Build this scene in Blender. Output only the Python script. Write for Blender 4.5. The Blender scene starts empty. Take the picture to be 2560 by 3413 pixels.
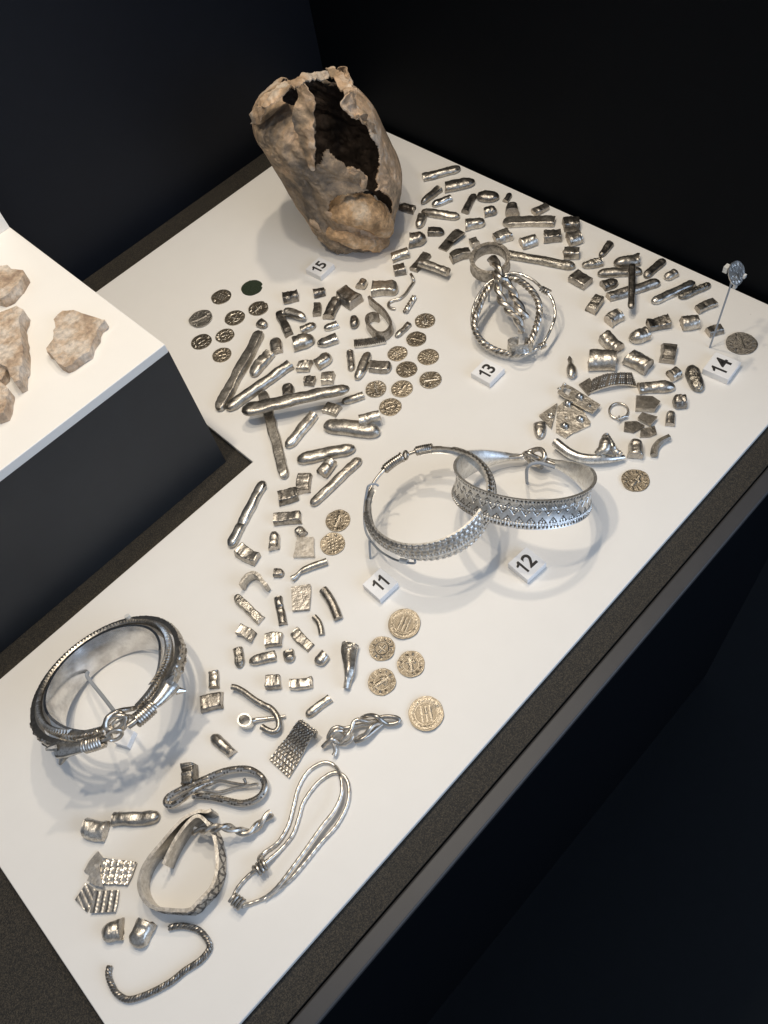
import bpy, bmesh, math, random
from mathutils import Vector, Matrix, noise
from mathutils.geometry import delaunay_2d_cdt
random.seed(7)
S = bpy.context.scene
COL = S.collection
# ------------------------------------------------------------------ camera
HC = 0.54627
ROT = Matrix(((0.692387, 0.655594, -0.301325), (-0.708017, 0.536902, -0.458747), (-0.138970, 0.530973, 0.835916)))
CAM = Vector((0, 0, HC))
FS = 2700.66                                   # focal length in photo pixels (2560 x 3413)
cd = bpy.data.cameras.new('camera'); cam = bpy.data.objects.new('camera', cd); COL.objects.link(cam)
cam.matrix_world = Matrix.Translation(CAM) @ ROT.to_4x4()
cd.sensor_fit = 'VERTICAL'; cd.sensor_height = 36; cd.sensor_width = 27; cd.lens = 36 * FS / 3413
cd.clip_start = 0.01; cd.clip_end = 50
S.camera = cam
# ------------------------------------------------------------------ light
W = bpy.data.worlds.new('World'); S.world = W; W.use_nodes = True
bg = W.node_tree.nodes['Background']; bg.inputs[0].default_value = (0.78, 0.86, 1.0, 1); bg.inputs[1].default_value = 0.34
def spot(name, loc, tgt, watt, col, size, ang=95, blend=0.7):
    l = bpy.data.lights.new(name, 'SPOT'); l.energy = watt; l.color = col; l.shadow_soft_size = size
    l.spot_size = math.radians(ang); l.spot_blend = blend
    o = bpy.data.objects.new(name, l); COL.objects.link(o); o.location = loc
    o.rotation_euler = (Vector(tgt) - Vector(loc)).to_track_quat('-Z', 'Y').to_euler(); return o
def area(name, loc, tgt, watt, col, sx, sy):
    l = bpy.data.lights.new(name, 'AREA'); l.energy = watt; l.color = col; l.shape = 'RECTANGLE'; l.size = sx; l.size_y = sy
    o = bpy.data.objects.new(name, l); COL.objects.link(o); o.location = loc
    o.rotation_euler = (Vector(tgt) - Vector(loc)).to_track_quat('-Z', 'Y').to_euler(); return o
WARM = (1.0, 0.87, 0.69)
spot('case_spot', (0.05, 0.42, 0.86), (-0.02, 0.30, 0), 8.0, WARM, 0.02)
spot('case_spot', (0.26, 0.44, 0.90), (0.20, 0.30, 0), 6.0, WARM, 0.02)
spot('case_spot', (0.54, 0.52, 0.92), (0.34, 0.34, 0), 7.2, (1.0, 0.86, 0.68), 0.02)
area('added_soft_fill', (0.26, 0.42, 0.945), (0.26, 0.42, 0), 1.15, (1.0, 0.93, 0.84), 0.55, 0.60)  # unseen overhead lamp, added for soft fill and brighter metal tops
area('room_daylight', (0.75, -1.3, 0.75), (0.2, 0.3, 0.05), 15, (0.56, 0.73, 1.0), 1.6, 0.9)
S.view_settings.view_transform = 'Standard'; S.view_settings.look = 'None'; S.view_settings.exposure = 0; S.view_settings.gamma = 1
S.render.engine = 'CYCLES'; S.cycles.use_denoising = True
S.cycles.max_bounces = 8
# ------------------------------------------------------------------ photo pixel -> point on a plane of known height
REG = {k: (x, y, (x2 - x) / w) for k, x, y, x2, w in (
    ('A', 800, 200, 1400, 1659), ('B', 1300, 500, 1900, 1659), ('C', 1900, 600, 2560, 1659), ('D', 1750, 1000, 2560, 1659),
    ('E', 600, 850, 1100, 1659), ('F', 950, 850, 1500, 1659), ('G', 700, 1300, 1300, 1659), ('H', 1150, 1400, 2050, 1659),
    ('I', 700, 1800, 1200, 1659), ('J', 1050, 1950, 1550, 1659), ('K', 50, 1980, 750, 1659), ('L', 620, 2150, 1120, 1659),
    ('M', 700, 2350, 1400, 1659), ('N', 200, 2500, 1000, 1659), ('O', 1450, 750, 2000, 1659), ('Q', 0, 700, 560, 1548),
    ('a1', 1050, 2350, 1400, 1659), ('a2', 540, 2500, 940, 1659), ('a3', 1780, 1250, 2130, 1659), ('a4', 300, 2200, 650, 1659),
    ('a5', 1550, 780, 1900, 1659), ('a6', 850, 700, 1350, 1659), ('Z', 0, 0, 2560, 1659))}
def src(r, x, y):
    a, b, s = REG[r]; return a + x * s, b + y * s
def ray(r, x, y):
    sx, sy = src(r, x, y)
    return ROT @ Vector(((sx - 1280) / FS, -(sy - 1706.5) / FS, -1))
def pt(r, x, y, z=0.0):
    d = ray(r, x, y); return CAM + d * ((z - HC) / d.z)
def rad(r, x, y, px, z=0.0):                   # px in the crop -> metres at that point
    d = ray(r, x, y); return px * REG[r][2] * ((z - HC) / d.z) / FS
# ------------------------------------------------------------------ materials
def nt(name):
    m = bpy.data.materials.new(name); m.use_nodes = True; t = m.node_tree
    return m, t, t.nodes['Principled BSDF']
def N(t, kind, **kw):
    n = t.nodes.new(kind)
    for k, v in kw.items():
        if k in n.inputs: n.inputs[k].default_value = v
        else: setattr(n, k, v)
    return n
def ramp(t, a, b, ca, cb):
    n = t.nodes.new('ShaderNodeValToRGB'); e = n.color_ramp.elements
    e[0].position = a; e[1].position = b; e[0].color = (*ca, 1); e[1].color = (*cb, 1); return n
def coords(t):
    tc = N(t, 'ShaderNodeTexCoord'); oi = N(t, 'ShaderNodeObjectInfo')
    ml = N(t, 'ShaderNodeMath', operation='MULTIPLY'); ml.inputs[1].default_value = 13.7
    t.links.new(oi.outputs['Random'], ml.inputs[0])
    va = N(t, 'ShaderNodeVectorMath', operation='ADD')
    t.links.new(tc.outputs['Object'], va.inputs[0]); t.links.new(ml.outputs[0], va.inputs[1])
    return va.outputs[0], oi.outputs['Random']
def silver(name, light, dark, r0=0.2, r1=0.42, sc=220, bump=0.5, fine=900, dist=0.0006, spk=0.8):
    m, t, p = nt(name); L = t.links.new
    v, rnd = coords(t)
    p.inputs['Metallic'].default_value = 1
    n1 = N(t, 'ShaderNodeTexNoise', Scale=sc, Detail=4.0, Roughness=0.6); L(v, n1.inputs['Vector'])
    c = ramp(t, 0.32, 0.62, dark, light); L(n1.outputs['Fac'], c.inputs['Fac'])
    ns = N(t, 'ShaderNodeTexNoise', Scale=sc * 3.4, Detail=3.0, Roughness=0.7); L(v, ns.inputs['Vector'])
    cs_ = ramp(t, 0.34, 0.52, (0.55, 0.53, 0.50), (1.05, 1.05, 1.05)); L(ns.outputs['Fac'], cs_.inputs['Fac'])
    mm = N(t, 'ShaderNodeMix', data_type='RGBA', blend_type='MULTIPLY'); mm.inputs[0].default_value = spk; L(c.outputs['Color'], mm.inputs[6]); L(cs_.outputs['Color'], mm.inputs[7])
    hs = N(t, 'ShaderNodeHueSaturation'); L(mm.outputs[2], hs.inputs['Color'])
    mr = N(t, 'ShaderNodeMapRange'); mr.inputs['To Min'].default_value = 0.66; mr.inputs['To Max'].default_value = 1.14
    L(rnd, mr.inputs['Value']); L(mr.outputs['Result'], hs.inputs['Value'])
    L(hs.outputs['Color'], p.inputs['Base Color'])
    rr = N(t, 'ShaderNodeMapRange'); rr.inputs['To Min'].default_value = r0; rr.inputs['To Max'].default_value = r1
    n2 = N(t, 'ShaderNodeTexNoise', Scale=sc * 2.3, Detail=3.0); L(v, n2.inputs['Vector'])
    L(n2.outputs['Fac'], rr.inputs['Value']); L(rr.outputs['Result'], p.inputs['Roughness'])
    n3 = N(t, 'ShaderNodeTexNoise', Scale=sc * 1.6, Detail=3.0); L(v, n3.inputs['Vector'])
    n4 = N(t, 'ShaderNodeTexNoise', Scale=fine, Detail=2.0); L(v, n4.inputs['Vector'])
    ad = N(t, 'ShaderNodeMath', operation='MULTIPLY_ADD'); ad.inputs[1].default_value = 0.35
    L(n4.outputs['Fac'], ad.inputs[0]); L(n3.outputs['Fac'], ad.inputs[2])
    b = N(t, 'ShaderNodeBump', Strength=bump, Distance=dist); L(ad.outputs[0], b.inputs['Height']); L(b.outputs['Normal'], p.inputs['Normal'])
    return m
SIL = silver('silver', (0.68, 0.645, 0.585), (0.40, 0.37, 0.33), 0.28, 0.48, 240, 0.45, spk=0.65)
SILP = silver('silver_pebbled', (0.62, 0.585, 0.52), (0.26, 0.24, 0.21), 0.26, 0.45, 380, 0.8, 1100, 0.0008)
SILD = silver('silver_tarnished', (0.47, 0.44, 0.40), (0.22, 0.205, 0.185), 0.28, 0.48)
SILB = silver('silver_polished', (0.78, 0.765, 0.73), (0.52, 0.50, 0.465), 0.22, 0.4, 200, 0.16)
SILS = silver('silver_smooth', (0.80, 0.79, 0.77), (0.58, 0.56, 0.54), 0.14, 0.30, 120, 0.06, spk=0.12)
SILM = silver('silver_matte', (0.86, 0.85, 0.82), (0.66, 0.64, 0.60), 0.36, 0.5, 240, 0.12, spk=0.35)
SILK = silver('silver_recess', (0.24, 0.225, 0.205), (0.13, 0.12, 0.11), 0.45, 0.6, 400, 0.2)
CUT = silver('silver_cut_face', (0.70, 0.65, 0.58), (0.50, 0.45, 0.39), 0.46, 0.6, 500, 0.6)
SILW = silver('silver_wire', (0.74, 0.70, 0.64), (0.48, 0.44, 0.385), 0.25, 0.42, 240, 0.14, spk=0.35)
COIN = silver('coin_silver', (0.68, 0.605, 0.49), (0.38, 0.335, 0.27), 0.26, 0.42, 420, 0.3, 1500, 0.0004)
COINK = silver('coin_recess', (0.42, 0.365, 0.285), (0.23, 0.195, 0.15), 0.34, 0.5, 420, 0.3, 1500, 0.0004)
COIND = silver('coin_dark_silver', (0.72, 0.68, 0.61), (0.30, 0.28, 0.24), 0.26, 0.42, 420, 0.3, 1500, 0.0004)
def plain(name, col, rough=0.5, metal=0.0, spec=0.5, lo=0.93, hi=1.04):
    m, t, p = nt(name)
    p.inputs['Base Color'].default_value = (*col, 1); p.inputs['Roughness'].default_value = rough
    p.inputs['Metallic'].default_value = metal; p.inputs['Specular IOR Level'].default_value = spec
    n = N(t, 'ShaderNodeTexNoise', Scale=60.0, Detail=4.0)
    v, _ = coords(t); t.links.new(v, n.inputs['Vector'])
    c = ramp(t, 0.3, 0.7, tuple(x * lo for x in col), tuple(min(1, x * hi) for x in col))
    t.links.new(n.outputs['Fac'], c.inputs['Fac']); t.links.new(c.outputs['Color'], p.inputs['Base Color'])
    return m
BOARD = plain('white_board', (0.83, 0.81, 0.77), 0.42, 0, 0.3, 0.985, 1.0)
def dust(m):
    t = m.node_tree; p = t.nodes['Principled BSDF']; L = t.links.new; tc = N(t, 'ShaderNodeTexCoord')
    vo = N(t, 'ShaderNodeTexVoronoi', Scale=38.0); L(tc.outputs['Object'], vo.inputs['Vector'])
    sep = N(t, 'ShaderNodeSeparateColor'); L(vo.outputs['Color'], sep.inputs[0])
    lim = N(t, 'ShaderNodeMath', operation='MULTIPLY'); lim.inputs[1].default_value = 0.03; L(sep.outputs[0], lim.inputs[0])
    cut = N(t, 'ShaderNodeMath', operation='SUBTRACT'); cut.inputs[1].default_value = 0.014; L(lim.outputs[0], cut.inputs[0])
    lt = N(t, 'ShaderNodeMath', operation='LESS_THAN'); L(vo.outputs['Distance'], lt.inputs[0]); L(cut.outputs[0], lt.inputs[1])
    old = p.inputs['Base Color'].links[0].from_socket; mx = N(t, 'ShaderNodeMix', data_type='RGBA'); L(lt.outputs[0], mx.inputs[0]); L(old, mx.inputs[6]); mx.inputs[7].default_value = (0.42, 0.39, 0.35, 1)
    L(mx.outputs[2], p.inputs['Base Color'])
dust(BOARD)
TILE = plain('white_tile', (0.86, 0.86, 0.86), 0.5)
INK = plain('black_ink', (0.02, 0.018, 0.018), 0.6)
WALLM = plain('navy_laminate', (0.0055, 0.0075, 0.0125), 0.5, 0, 0.2)
WALLK = plain('black_laminate', (0.0018, 0.0028, 0.0045), 0.6, 0, 0.08)
BOXM = plain('black_plinth_paint', (0.022, 0.024, 0.027), 0.5, 0, 0.4)
FRAME = plain('dark_frame_metal', (0.048, 0.048, 0.051), 0.45, 0, 0.4)
ROOM = plain('dark_room_floor', (0.003, 0.0045, 0.0065), 0.6, 0, 0.1)
RODM = plain('grey_mount_rod', (0.33, 0.36, 0.40), 0.45)
CLEAR = plain('clear_tubing', (0.72, 0.74, 0.74), 0.25)
def speckle():
    m, t, p = nt('speckled_floor'); L = t.links.new
    tc = N(t, 'ShaderNodeTexCoord')
    n = N(t, 'ShaderNodeTexNoise', Scale=1300.0, Detail=2.0, Roughness=0.7); L(tc.outputs['Object'], n.inputs['Vector'])
    c = ramp(t, 0.42, 0.72, (0.006, 0.0055, 0.0044), (0.074, 0.060, 0.041)); L(n.outputs['Fac'], c.inputs['Fac'])
    L(c.outputs['Color'], p.inputs['Base Color']); p.inputs['Roughness'].default_value = 0.7
    b = N(t, 'ShaderNodeBump', Strength=0.6, Distance=0.0008); L(n.outputs['Fac'], b.inputs['Height']); L(b.outputs['Normal'], p.inputs['Normal'])
    return m
SPECK = speckle()
def lead(name, cols, sc, rough=0.65, bump=0.7):
    m, t, p = nt(name); L = t.links.new
    v, _ = coords(t)
    n = N(t, 'ShaderNodeTexNoise', Scale=sc, Detail=7.0, Roughness=0.65); L(v, n.inputs['Vector'])
    r = t.nodes.new('ShaderNodeValToRGB'); e = r.color_ramp.elements
    while len(e) < len(cols): e.new(0.5)
    for i, (q, c) in enumerate(cols): e[i].position = q; e[i].color = (*c, 1)
    L(n.outputs['Fac'], r.inputs['Fac'])
    n2 = N(t, 'ShaderNodeTexNoise', Scale=sc * 6, Detail=4.0); L(v, n2.inputs['Vector'])
    mx = N(t, 'ShaderNodeMix', data_type='RGBA', blend_type='MULTIPLY'); mx.inputs[0].default_value = 0.6
    r2 = ramp(t, 0.3, 0.65, (0.45, 0.45, 0.46), (1.15, 1.1, 1.05)); L(n2.outputs['Fac'], r2.inputs['Fac'])
    L(r.outputs['Color'], mx.inputs[6]); L(r2.outputs['Color'], mx.inputs[7]); L(mx.outputs[2], p.inputs['Base Color'])
    p.inputs['Roughness'].default_value = rough; p.inputs['Specular IOR Level'].default_value = 0.3
    n3 = N(t, 'ShaderNodeTexNoise', Scale=sc * 4, Detail=5.0, Roughness=0.7); L(v, n3.inputs['Vector'])
    b = N(t, 'ShaderNodeBump', Strength=bump, Distance=0.0034); L(n3.outputs['Fac'], b.inputs['Height']); L(b.outputs['Normal'], p.inputs['Normal'])
    return m
LEAD = lead('corroded_lead', [(0.36, (0.16, 0.135, 0.11)), (0.45, (0.36, 0.275, 0.19)), (0.53, (0.60, 0.43, 0.285)), (0.62, (0.74, 0.65, 0.54))], 17, 0.65, 1.0)
LEADO = lead('ochre_lead', [(0.36, (0.34, 0.22, 0.12)), (0.5, (0.66, 0.44, 0.25)), (0.64, (0.74, 0.60, 0.44))], 40, 0.65, 1.0)
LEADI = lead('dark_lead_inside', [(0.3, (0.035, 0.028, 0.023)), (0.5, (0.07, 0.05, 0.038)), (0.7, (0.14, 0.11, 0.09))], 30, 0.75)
SHERD = lead('pale_fragment', [(0.36, (0.40, 0.29, 0.21)), (0.48, (0.60, 0.47, 0.35)), (0.60, (0.74, 0.66, 0.57))], 48, 0.7, 1.0)
GREEN = lead('green_copper_patina', [(0.3, (0.02, 0.03, 0.018)), (0.5, (0.05, 0.075, 0.045)), (0.75, (0.11, 0.12, 0.08))], 260, 0.55)
# ------------------------------------------------------------------ object helpers
def tag(o, label=None, cat=None, group=None, kind=None):
    if label: o['label'] = label
    if cat: o['category'] = cat
    if group: o['group'] = group
    if kind: o['kind'] = kind
    return o
def mk(name, V, F, mat, parent=None, org=None, ang=40, mats=None, fm=None):
    me = bpy.data.meshes.new(name)
    if org is None: org = parent.location if parent else Vector((0, 0, 0))
    me.from_pydata([tuple(Vector(v) - org) for v in V], [], F); me.update()
    for mm in (mats or [mat]): me.materials.append(mm)
    if fm:
        for i, k in enumerate(fm): me.polygons[i].material_index = k
    bm = bmesh.new(); bm.from_mesh(me); bmesh.ops.recalc_face_normals(bm, faces=bm.faces); bm.to_mesh(me); bm.free()
    me.shade_smooth(); me.set_sharp_from_angle(angle=math.radians(ang))
    o = bpy.data.objects.new(name, me); COL.objects.link(o)
    if parent: o.parent = parent
    else: o.location = org
    return o
def root(name, loc, label, cat, group=None):
    e = bpy.data.objects.new(name, None); COL.objects.link(e); e.location = (loc[0], loc[1], loc[2] if len(loc) > 2 else 0)
    e.empty_display_size = 0.01
    return tag(e, label, cat, group)
def box(x0, x1, y0, y1, z0, z1):
    V = [(x, y, z) for z in (z0, z1) for y in (y0, y1) for x in (x0, x1)]
    return V, [(0, 2, 3, 1), (4, 5, 7, 6), (0, 1, 5, 4), (2, 6, 7, 3), (0, 4, 6, 2), (1, 3, 7, 5)]
def crom(P, n, closed=False):
    P = [Vector(p) for p in P]; m = len(P); out = []
    segs = m if closed else m - 1
    for i in range(segs):
        g = lambda k: P[k % m] if closed else P[max(0, min(m - 1, k))]
        a, b, c, d = g(i - 1), g(i), g(i + 1), g(i + 2)
        for k in range(n):
            t = k / n
            out.append(0.5 * ((2 * b) + (c - a) * t + (2 * a - 5 * b + 4 * c - d) * t * t + (3 * b - a - 3 * c + d) * t ** 3))
    if not closed: out.append(P[-1].copy())
    return out
def resample(P, step, closed=False):
    Q = P + ([P[0]] if closed else [])
    L = [0]
    for a, b in zip(Q, Q[1:]): L.append(L[-1] + (b - a).length)
    n = max(2, int(L[-1] / step)); out = []; j = 0
    for k in range(n if closed else n + 1):
        s = L[-1] * k / n
        while j < len(L) - 2 and L[j + 1] < s: j += 1
        f = (s - L[j]) / max(1e-9, L[j + 1] - L[j]); out.append(Q[j].lerp(Q[j + 1], max(0, min(1, f))))
    return out, L[-1]
def frames(P, closed=False, up=None):
    n = len(P); out = []; prev = None
    for i in range(n):
        a = P[(i - 1) % n] if closed or i > 0 else P[i]; b = P[(i + 1) % n] if closed or i < n - 1 else P[i]
        T = (b - a).normalized()
        if up is not None:
            side = T.cross(up).normalized(); nn = side.cross(T).normalized()
        else:
            if prev is None: prev = Vector((0, 0, 1)) if abs(T.z) < 0.9 else Vector((1, 0, 0))
            nn = (prev - T * prev.dot(T)).normalized(); side = T.cross(nn); prev = nn
        out.append((T, side, nn))
    return out
def sweep(P, sec, closed=False, up=None, caps=True):
    """sec(i, t) -> list of (side, up) offsets"""
    fr = frames(P, closed, up); V = []; F = []; n = len(P); m = None
    for i, (p, (T, s, u)) in enumerate(zip(P, fr)):
        ring = sec(i, i / max(1, n - 1)); m = len(ring)
        V += [p + s * a + u * b for a, b in ring]
    for i in range(n if closed else n - 1):
        j = (i + 1) % n
        for k in range(m):
            l = (k + 1) % m; F.append((i * m + k, i * m + l, j * m + l, j * m + k))
    if caps and not closed: F += [tuple(range(m)), tuple(range((n - 1) * m, n * m))]
    return V, F
def tubeVF(P, r, nseg=10, closed=False, wob=0.0, squash=1.0, sd=0, tip=False):
    rf = r if callable(r) else (lambda t: r)
    def sec(i, t):
        q = rf(t)
        if tip: q *= min(1, 0.35 + 6 * min(t, 1 - t))
        return [(q * math.cos(a) * (1 + wob * noise.noise(Vector((i * 0.31, k * 0.9, sd)))), q * squash * math.sin(a) * (1 + wob * noise.noise(Vector((i * 0.31, k * 0.9, sd + 5))))) for k, a in ((k, 2 * math.pi * k / nseg) for k in range(nseg))]
    return sweep(P, sec, closed)
def strandVF(P, ns, k, R, r, pitch, closed=False, nseg=8, flat=1.0):
    P2, L = resample(P, pitch / 22, closed); fr = frames(P2, closed); n = len(P2)
    turns = round(L / pitch) if closed else L / pitch
    Q = []
    for i, (p, (T, s, u)) in enumerate(zip(P2, fr)):
        a = 2 * math.pi * (turns * i / (n if closed else n - 1) + k / ns)
        Q.append(p + s * R * math.cos(a) + u * R * flat * math.sin(a))
    return tubeVF(Q, r, nseg, closed)
def ppath(r, pts, z=0.0, n=8, closed=False):
    return crom([pt(r, p[0], p[1], p[2] if len(p) > 2 else z) for p in pts], n, closed)
def centroid(P):
    c = Vector((0, 0, 0))
    for p in P: c += p
    c /= len(P); c.z = 0; return c
# ------------------------------------------------------------------ setting
def structure(name, V, F, mat, ang=30): return tag(mk(name, V, F, mat, org=Vector((0, 0, 0)), ang=ang), kind='structure')
TB = 0.0050
bx = [(-0.1713, 0.1172), (0.5690, 0.1172), (0.5690, 0.7284), (0.1610, 0.7284), (0.1610, 0.4247), (-0.1713, 0.4247)]
bx[0] = (-0.1713, 0.1172)
def prism(poly, z0, z1, bev=0.0):
    n = len(poly); V = [(x, y, z0) for x, y in poly] + [(x, y, z1) for x, y in poly]
    return V, [tuple(range(n)), tuple(range(n, 2 * n))] + [(i, (i + 1) % n, n + (i + 1) % n, n + i) for i in range(n)]
bo = structure('display_board', *prism(bx, -TB + 0.0003, 0), BOARD)
md = bo.modifiers.new('bevel', 'BEVEL'); md.width = 0.0007; md.segments = 2; md.limit_method = 'ANGLE'
structure('case_floor', *box(-0.9, 0.574, 0.098, 0.762, -0.03, -TB), SPECK)
fr = structure('case_frame', *box(-0.9, 0.60, 0.0845, 0.0972, -0.0125, -TB - 0.0015), FRAME)
md = fr.modifiers.new('bevel', 'BEVEL'); md.width = 0.0015; md.segments = 2
structure('wall_left', *box(-0.9, 0.575, 0.7625, 0.80, -0.03, 0.95), WALLM)
structure('wall_back', *box(0.5752, 0.62, -0.10, 0.80, -0.03, 0.95), WALLK)
structure('case_front_panel', *box(-0.9, 0.575, 0.09, 0.097, -0.75, -0.013), WALLK)
structure('floor', *box(-4, 4, -4, 4, -0.80, -0.755), ROOM)
PZ = 0.1425
structure('plinth_body', *box(-0.7, 0.147, 0.4475, 0.700, -TB + 0.0002, PZ - 0.0082), BOXM)
pt_o = structure('plinth_top', *box(-0.7, 0.1465, 0.4465, 0.700, PZ - 0.008, PZ), BOARD)
md = pt_o.modifiers.new('bevel', 'BEVEL'); md.width = 0.0006; md.segments = 2
structure('plinth_back_panel', *box(-0.7, 0.146, 0.672, 0.682, PZ + 0.0002, PZ + 0.16), BOARD)
# ------------------------------------------------------------------ ingots and cut silver
GI = 'ingots and cut silver scattered on the white board'
def geom_fix(c, d, hr, Lp, Wp):
    """apparent plan length/width (at mid height) -> true length, width, height"""
    vd = Vector((c.x, c.y, 0)) - Vector((CAM.x, CAM.y, 0)); dist = vd.length; vd.normalize()
    cot = dist / HC
    al = abs(d.dot(vd)); cr = abs(Vector((-d.y, d.x, 0)).dot(vd))
    w = Wp / (1 + 0.45 * hr * cr * cot) * 1.06; h = hr * w
    L = max(0.5 * Lp, Lp - h * al * cot * 0.40) * 1.05
    return L, w, h
def ingot(line):
    head, name, label = [q.strip() for q in line.split('|')]
    a = head.split(); r = a[0]; x1, y1, x2, y2, wp = map(float, a[1:6]); ends = a[6]
    opt = dict(q.split('=') for q in a[7:])
    hr = float(opt.get('h', 0.62)); z0 = float(opt.get('z', 0)) / 1000; e = float(opt.get('e', 2.7)); tap = float(opt.get('t', 1.0))
    bend = float(opt.get('b', 0)); rough = float(opt.get('n', 1.0)); mat = {'s': SIL, 'p': SILP, 'd': SILD, 'b': SILB}[opt.get('m', 's')]
    tilt = float(opt.get('tilt', 0)); notch = opt.get('k'); cut = float(opt.get('c', 0.0))
    zm = z0
    for _ in range(3):
        p1, p2 = pt(r, x1, y1, zm), pt(r, x2, y2, zm); c = (p1 + p2) / 2; d = (p2 - p1); Lp = d.length; d.normalize()
        nx, ny = -(y2 - y1), (x2 - x1); q = math.hypot(nx, ny); nx, ny = nx / q * wp / 2, ny / q * wp / 2
        mx, my = (x1 + x2) / 2, (y1 + y2) / 2
        a1, a2 = pt(r, mx + nx, my + ny, zm), pt(r, mx - nx, my - ny, zm); cr = Vector((-d.y, d.x, 0))
        Wp = abs((a1 - a2).dot(cr))
        L, w, h = geom_fix(c, d, hr, Lp, Wp); zm = z0 + h * 0.5
    sd = random.uniform(0, 90)
    rs = random.Random(int(x1 * 7 + y1)); tap *= rs.uniform(.86, 1.08); bend += rs.uniform(-.07, .07); e = e * 2.1 if e >= 3.2 else max(2.3, e + rs.uniform(-.3, .6)); narrow = rs.uniform(.02, .22)
    cut += rs.uniform(-.9, .9); cut2 = rs.uniform(-.9, .9); sl = rs.uniform(-.1, .45); lean = rs.uniform(-.12, .12)
    n, m = 30, 28; re1 = (0.75 * w if ends[0] == 'r' else 0); re2 = (0.75 * w if ends[1] == 'r' else 0)
    re1 = min(re1 * float(opt.get('r', 1)), L * 0.45); re2 = min(re2 * float(opt.get('r', 1)), L * 0.45)
    V = []; F = []
    zc = 0.36 * h
    for i in range(n + 1):
        t = i / n; t = t - 0.11 * math.sin(2 * math.pi * t) if True else t
        x = L * t; f = 1.0
        if re1 and x < re1: f = math.sqrt(max(0.0, 1 - ((re1 - x) / re1) ** 2))
        if re2 and L - x < re2: f = min(f, math.sqrt(max(0.0, 1 - ((re2 - L + x) / re2) ** 2)))
        f = max(f, 0.06)
        wt = w * (1 + (tap - 1) * t + (1 - tap) * .5) * (1 + 0.12 * noise.noise(Vector((x / w * 0.8, sd, 1))) + 0.05 * noise.noise(Vector((x / w * 2.6, sd, 2))))
        ht = h * (1 + 0.15 * noise.noise(Vector((x / w * 0.8, sd, 7))) + 0.06 * noise.noise(Vector((x / w * 2.6, sd, 8))))
        if notch and abs(t - float(notch)) < 0.035: ht *= 0.72; wt *= 0.93
        off = bend * w * (1 - (2 * t - 1) ** 2) + .06 * w * noise.noise(Vector((x / w * 0.7, sd, 12)))
        for k in range(m):
            an = 2 * math.pi * k / m; ca, sa = math.cos(an), math.sin(an)
            y = math.copysign(abs(ca) ** (2 / e), ca) * wt / 2
            zz = zc + (ht - zc) * abs(sa) ** (2 / e) if sa >= 0 else zc - zc * abs(sa) ** (2 / 4.5)
            y = y * (1 - narrow * zz / h) + lean * zz; y *= f; zz = zc * 0.9 + (zz - zc * 0.9) * f
            xs = x
            if ends[0] == 'c' and i == 0: xs += 0.10 * w * noise.noise(Vector((y / w * 3.5, zz / w * 3.5, sd))) + cut * y * .3 + sl * zz * .5
            if ends[1] == 'c' and i == n: xs += 0.11 * w * noise.noise(Vector((y / w * 3.5, zz / w * 3.5, sd + 4))) - cut2 * y * .3 - sl * zz * .5
            if (ends[0] == 'c' and i == 0) or (ends[1] == 'c' and i == n): zz = zz * 0.97
            v = Vector((xs - L / 2, y + off, zz))
            q = Vector((v.x / w * 1.6 + sd, v.y / w * 1.6, v.z / w * 1.6)); q2 = q * 3.1
            if 0.05 * h < zz:
                k1 = 0.034 * w * rough * noise.noise(q) + 0.030 * w * rough * noise.noise(q2) + 0.014 * w * rough * noise.noise(q * 7)
                v.z += k1; v.y += k1 * (1 if ca > 0 else -1) * 0.6
            v.z = max(0.0, v.z)
            V.append(v)
    for i in range(n):
        for k in range(m):
            l = (k + 1) % m; F.append((i * m + k, i * m + l, (i + 1) * m + l, (i + 1) * m + k))
    F += [tuple(range(m)), tuple(range(n * m, (n + 1) * m))]
    o = mk(name, V, F, mat, org=Vector((0, 0, 0)), ang=30, mats=[mat, CUT], fm=[0] * (len(F) - 2) + [int(ends[0] == 'c'), int(ends[1] == 'c')])
    o.location = (c.x, c.y, z0 + 0.0001); o.rotation_euler = (0, math.radians(tilt), math.atan2(d.y, d.x))
    cat = 'ingot' if 'ingot' in name and 'fragment' not in name else 'silver fragment'
    tag(o, label, cat, GI)
    return o
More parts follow.
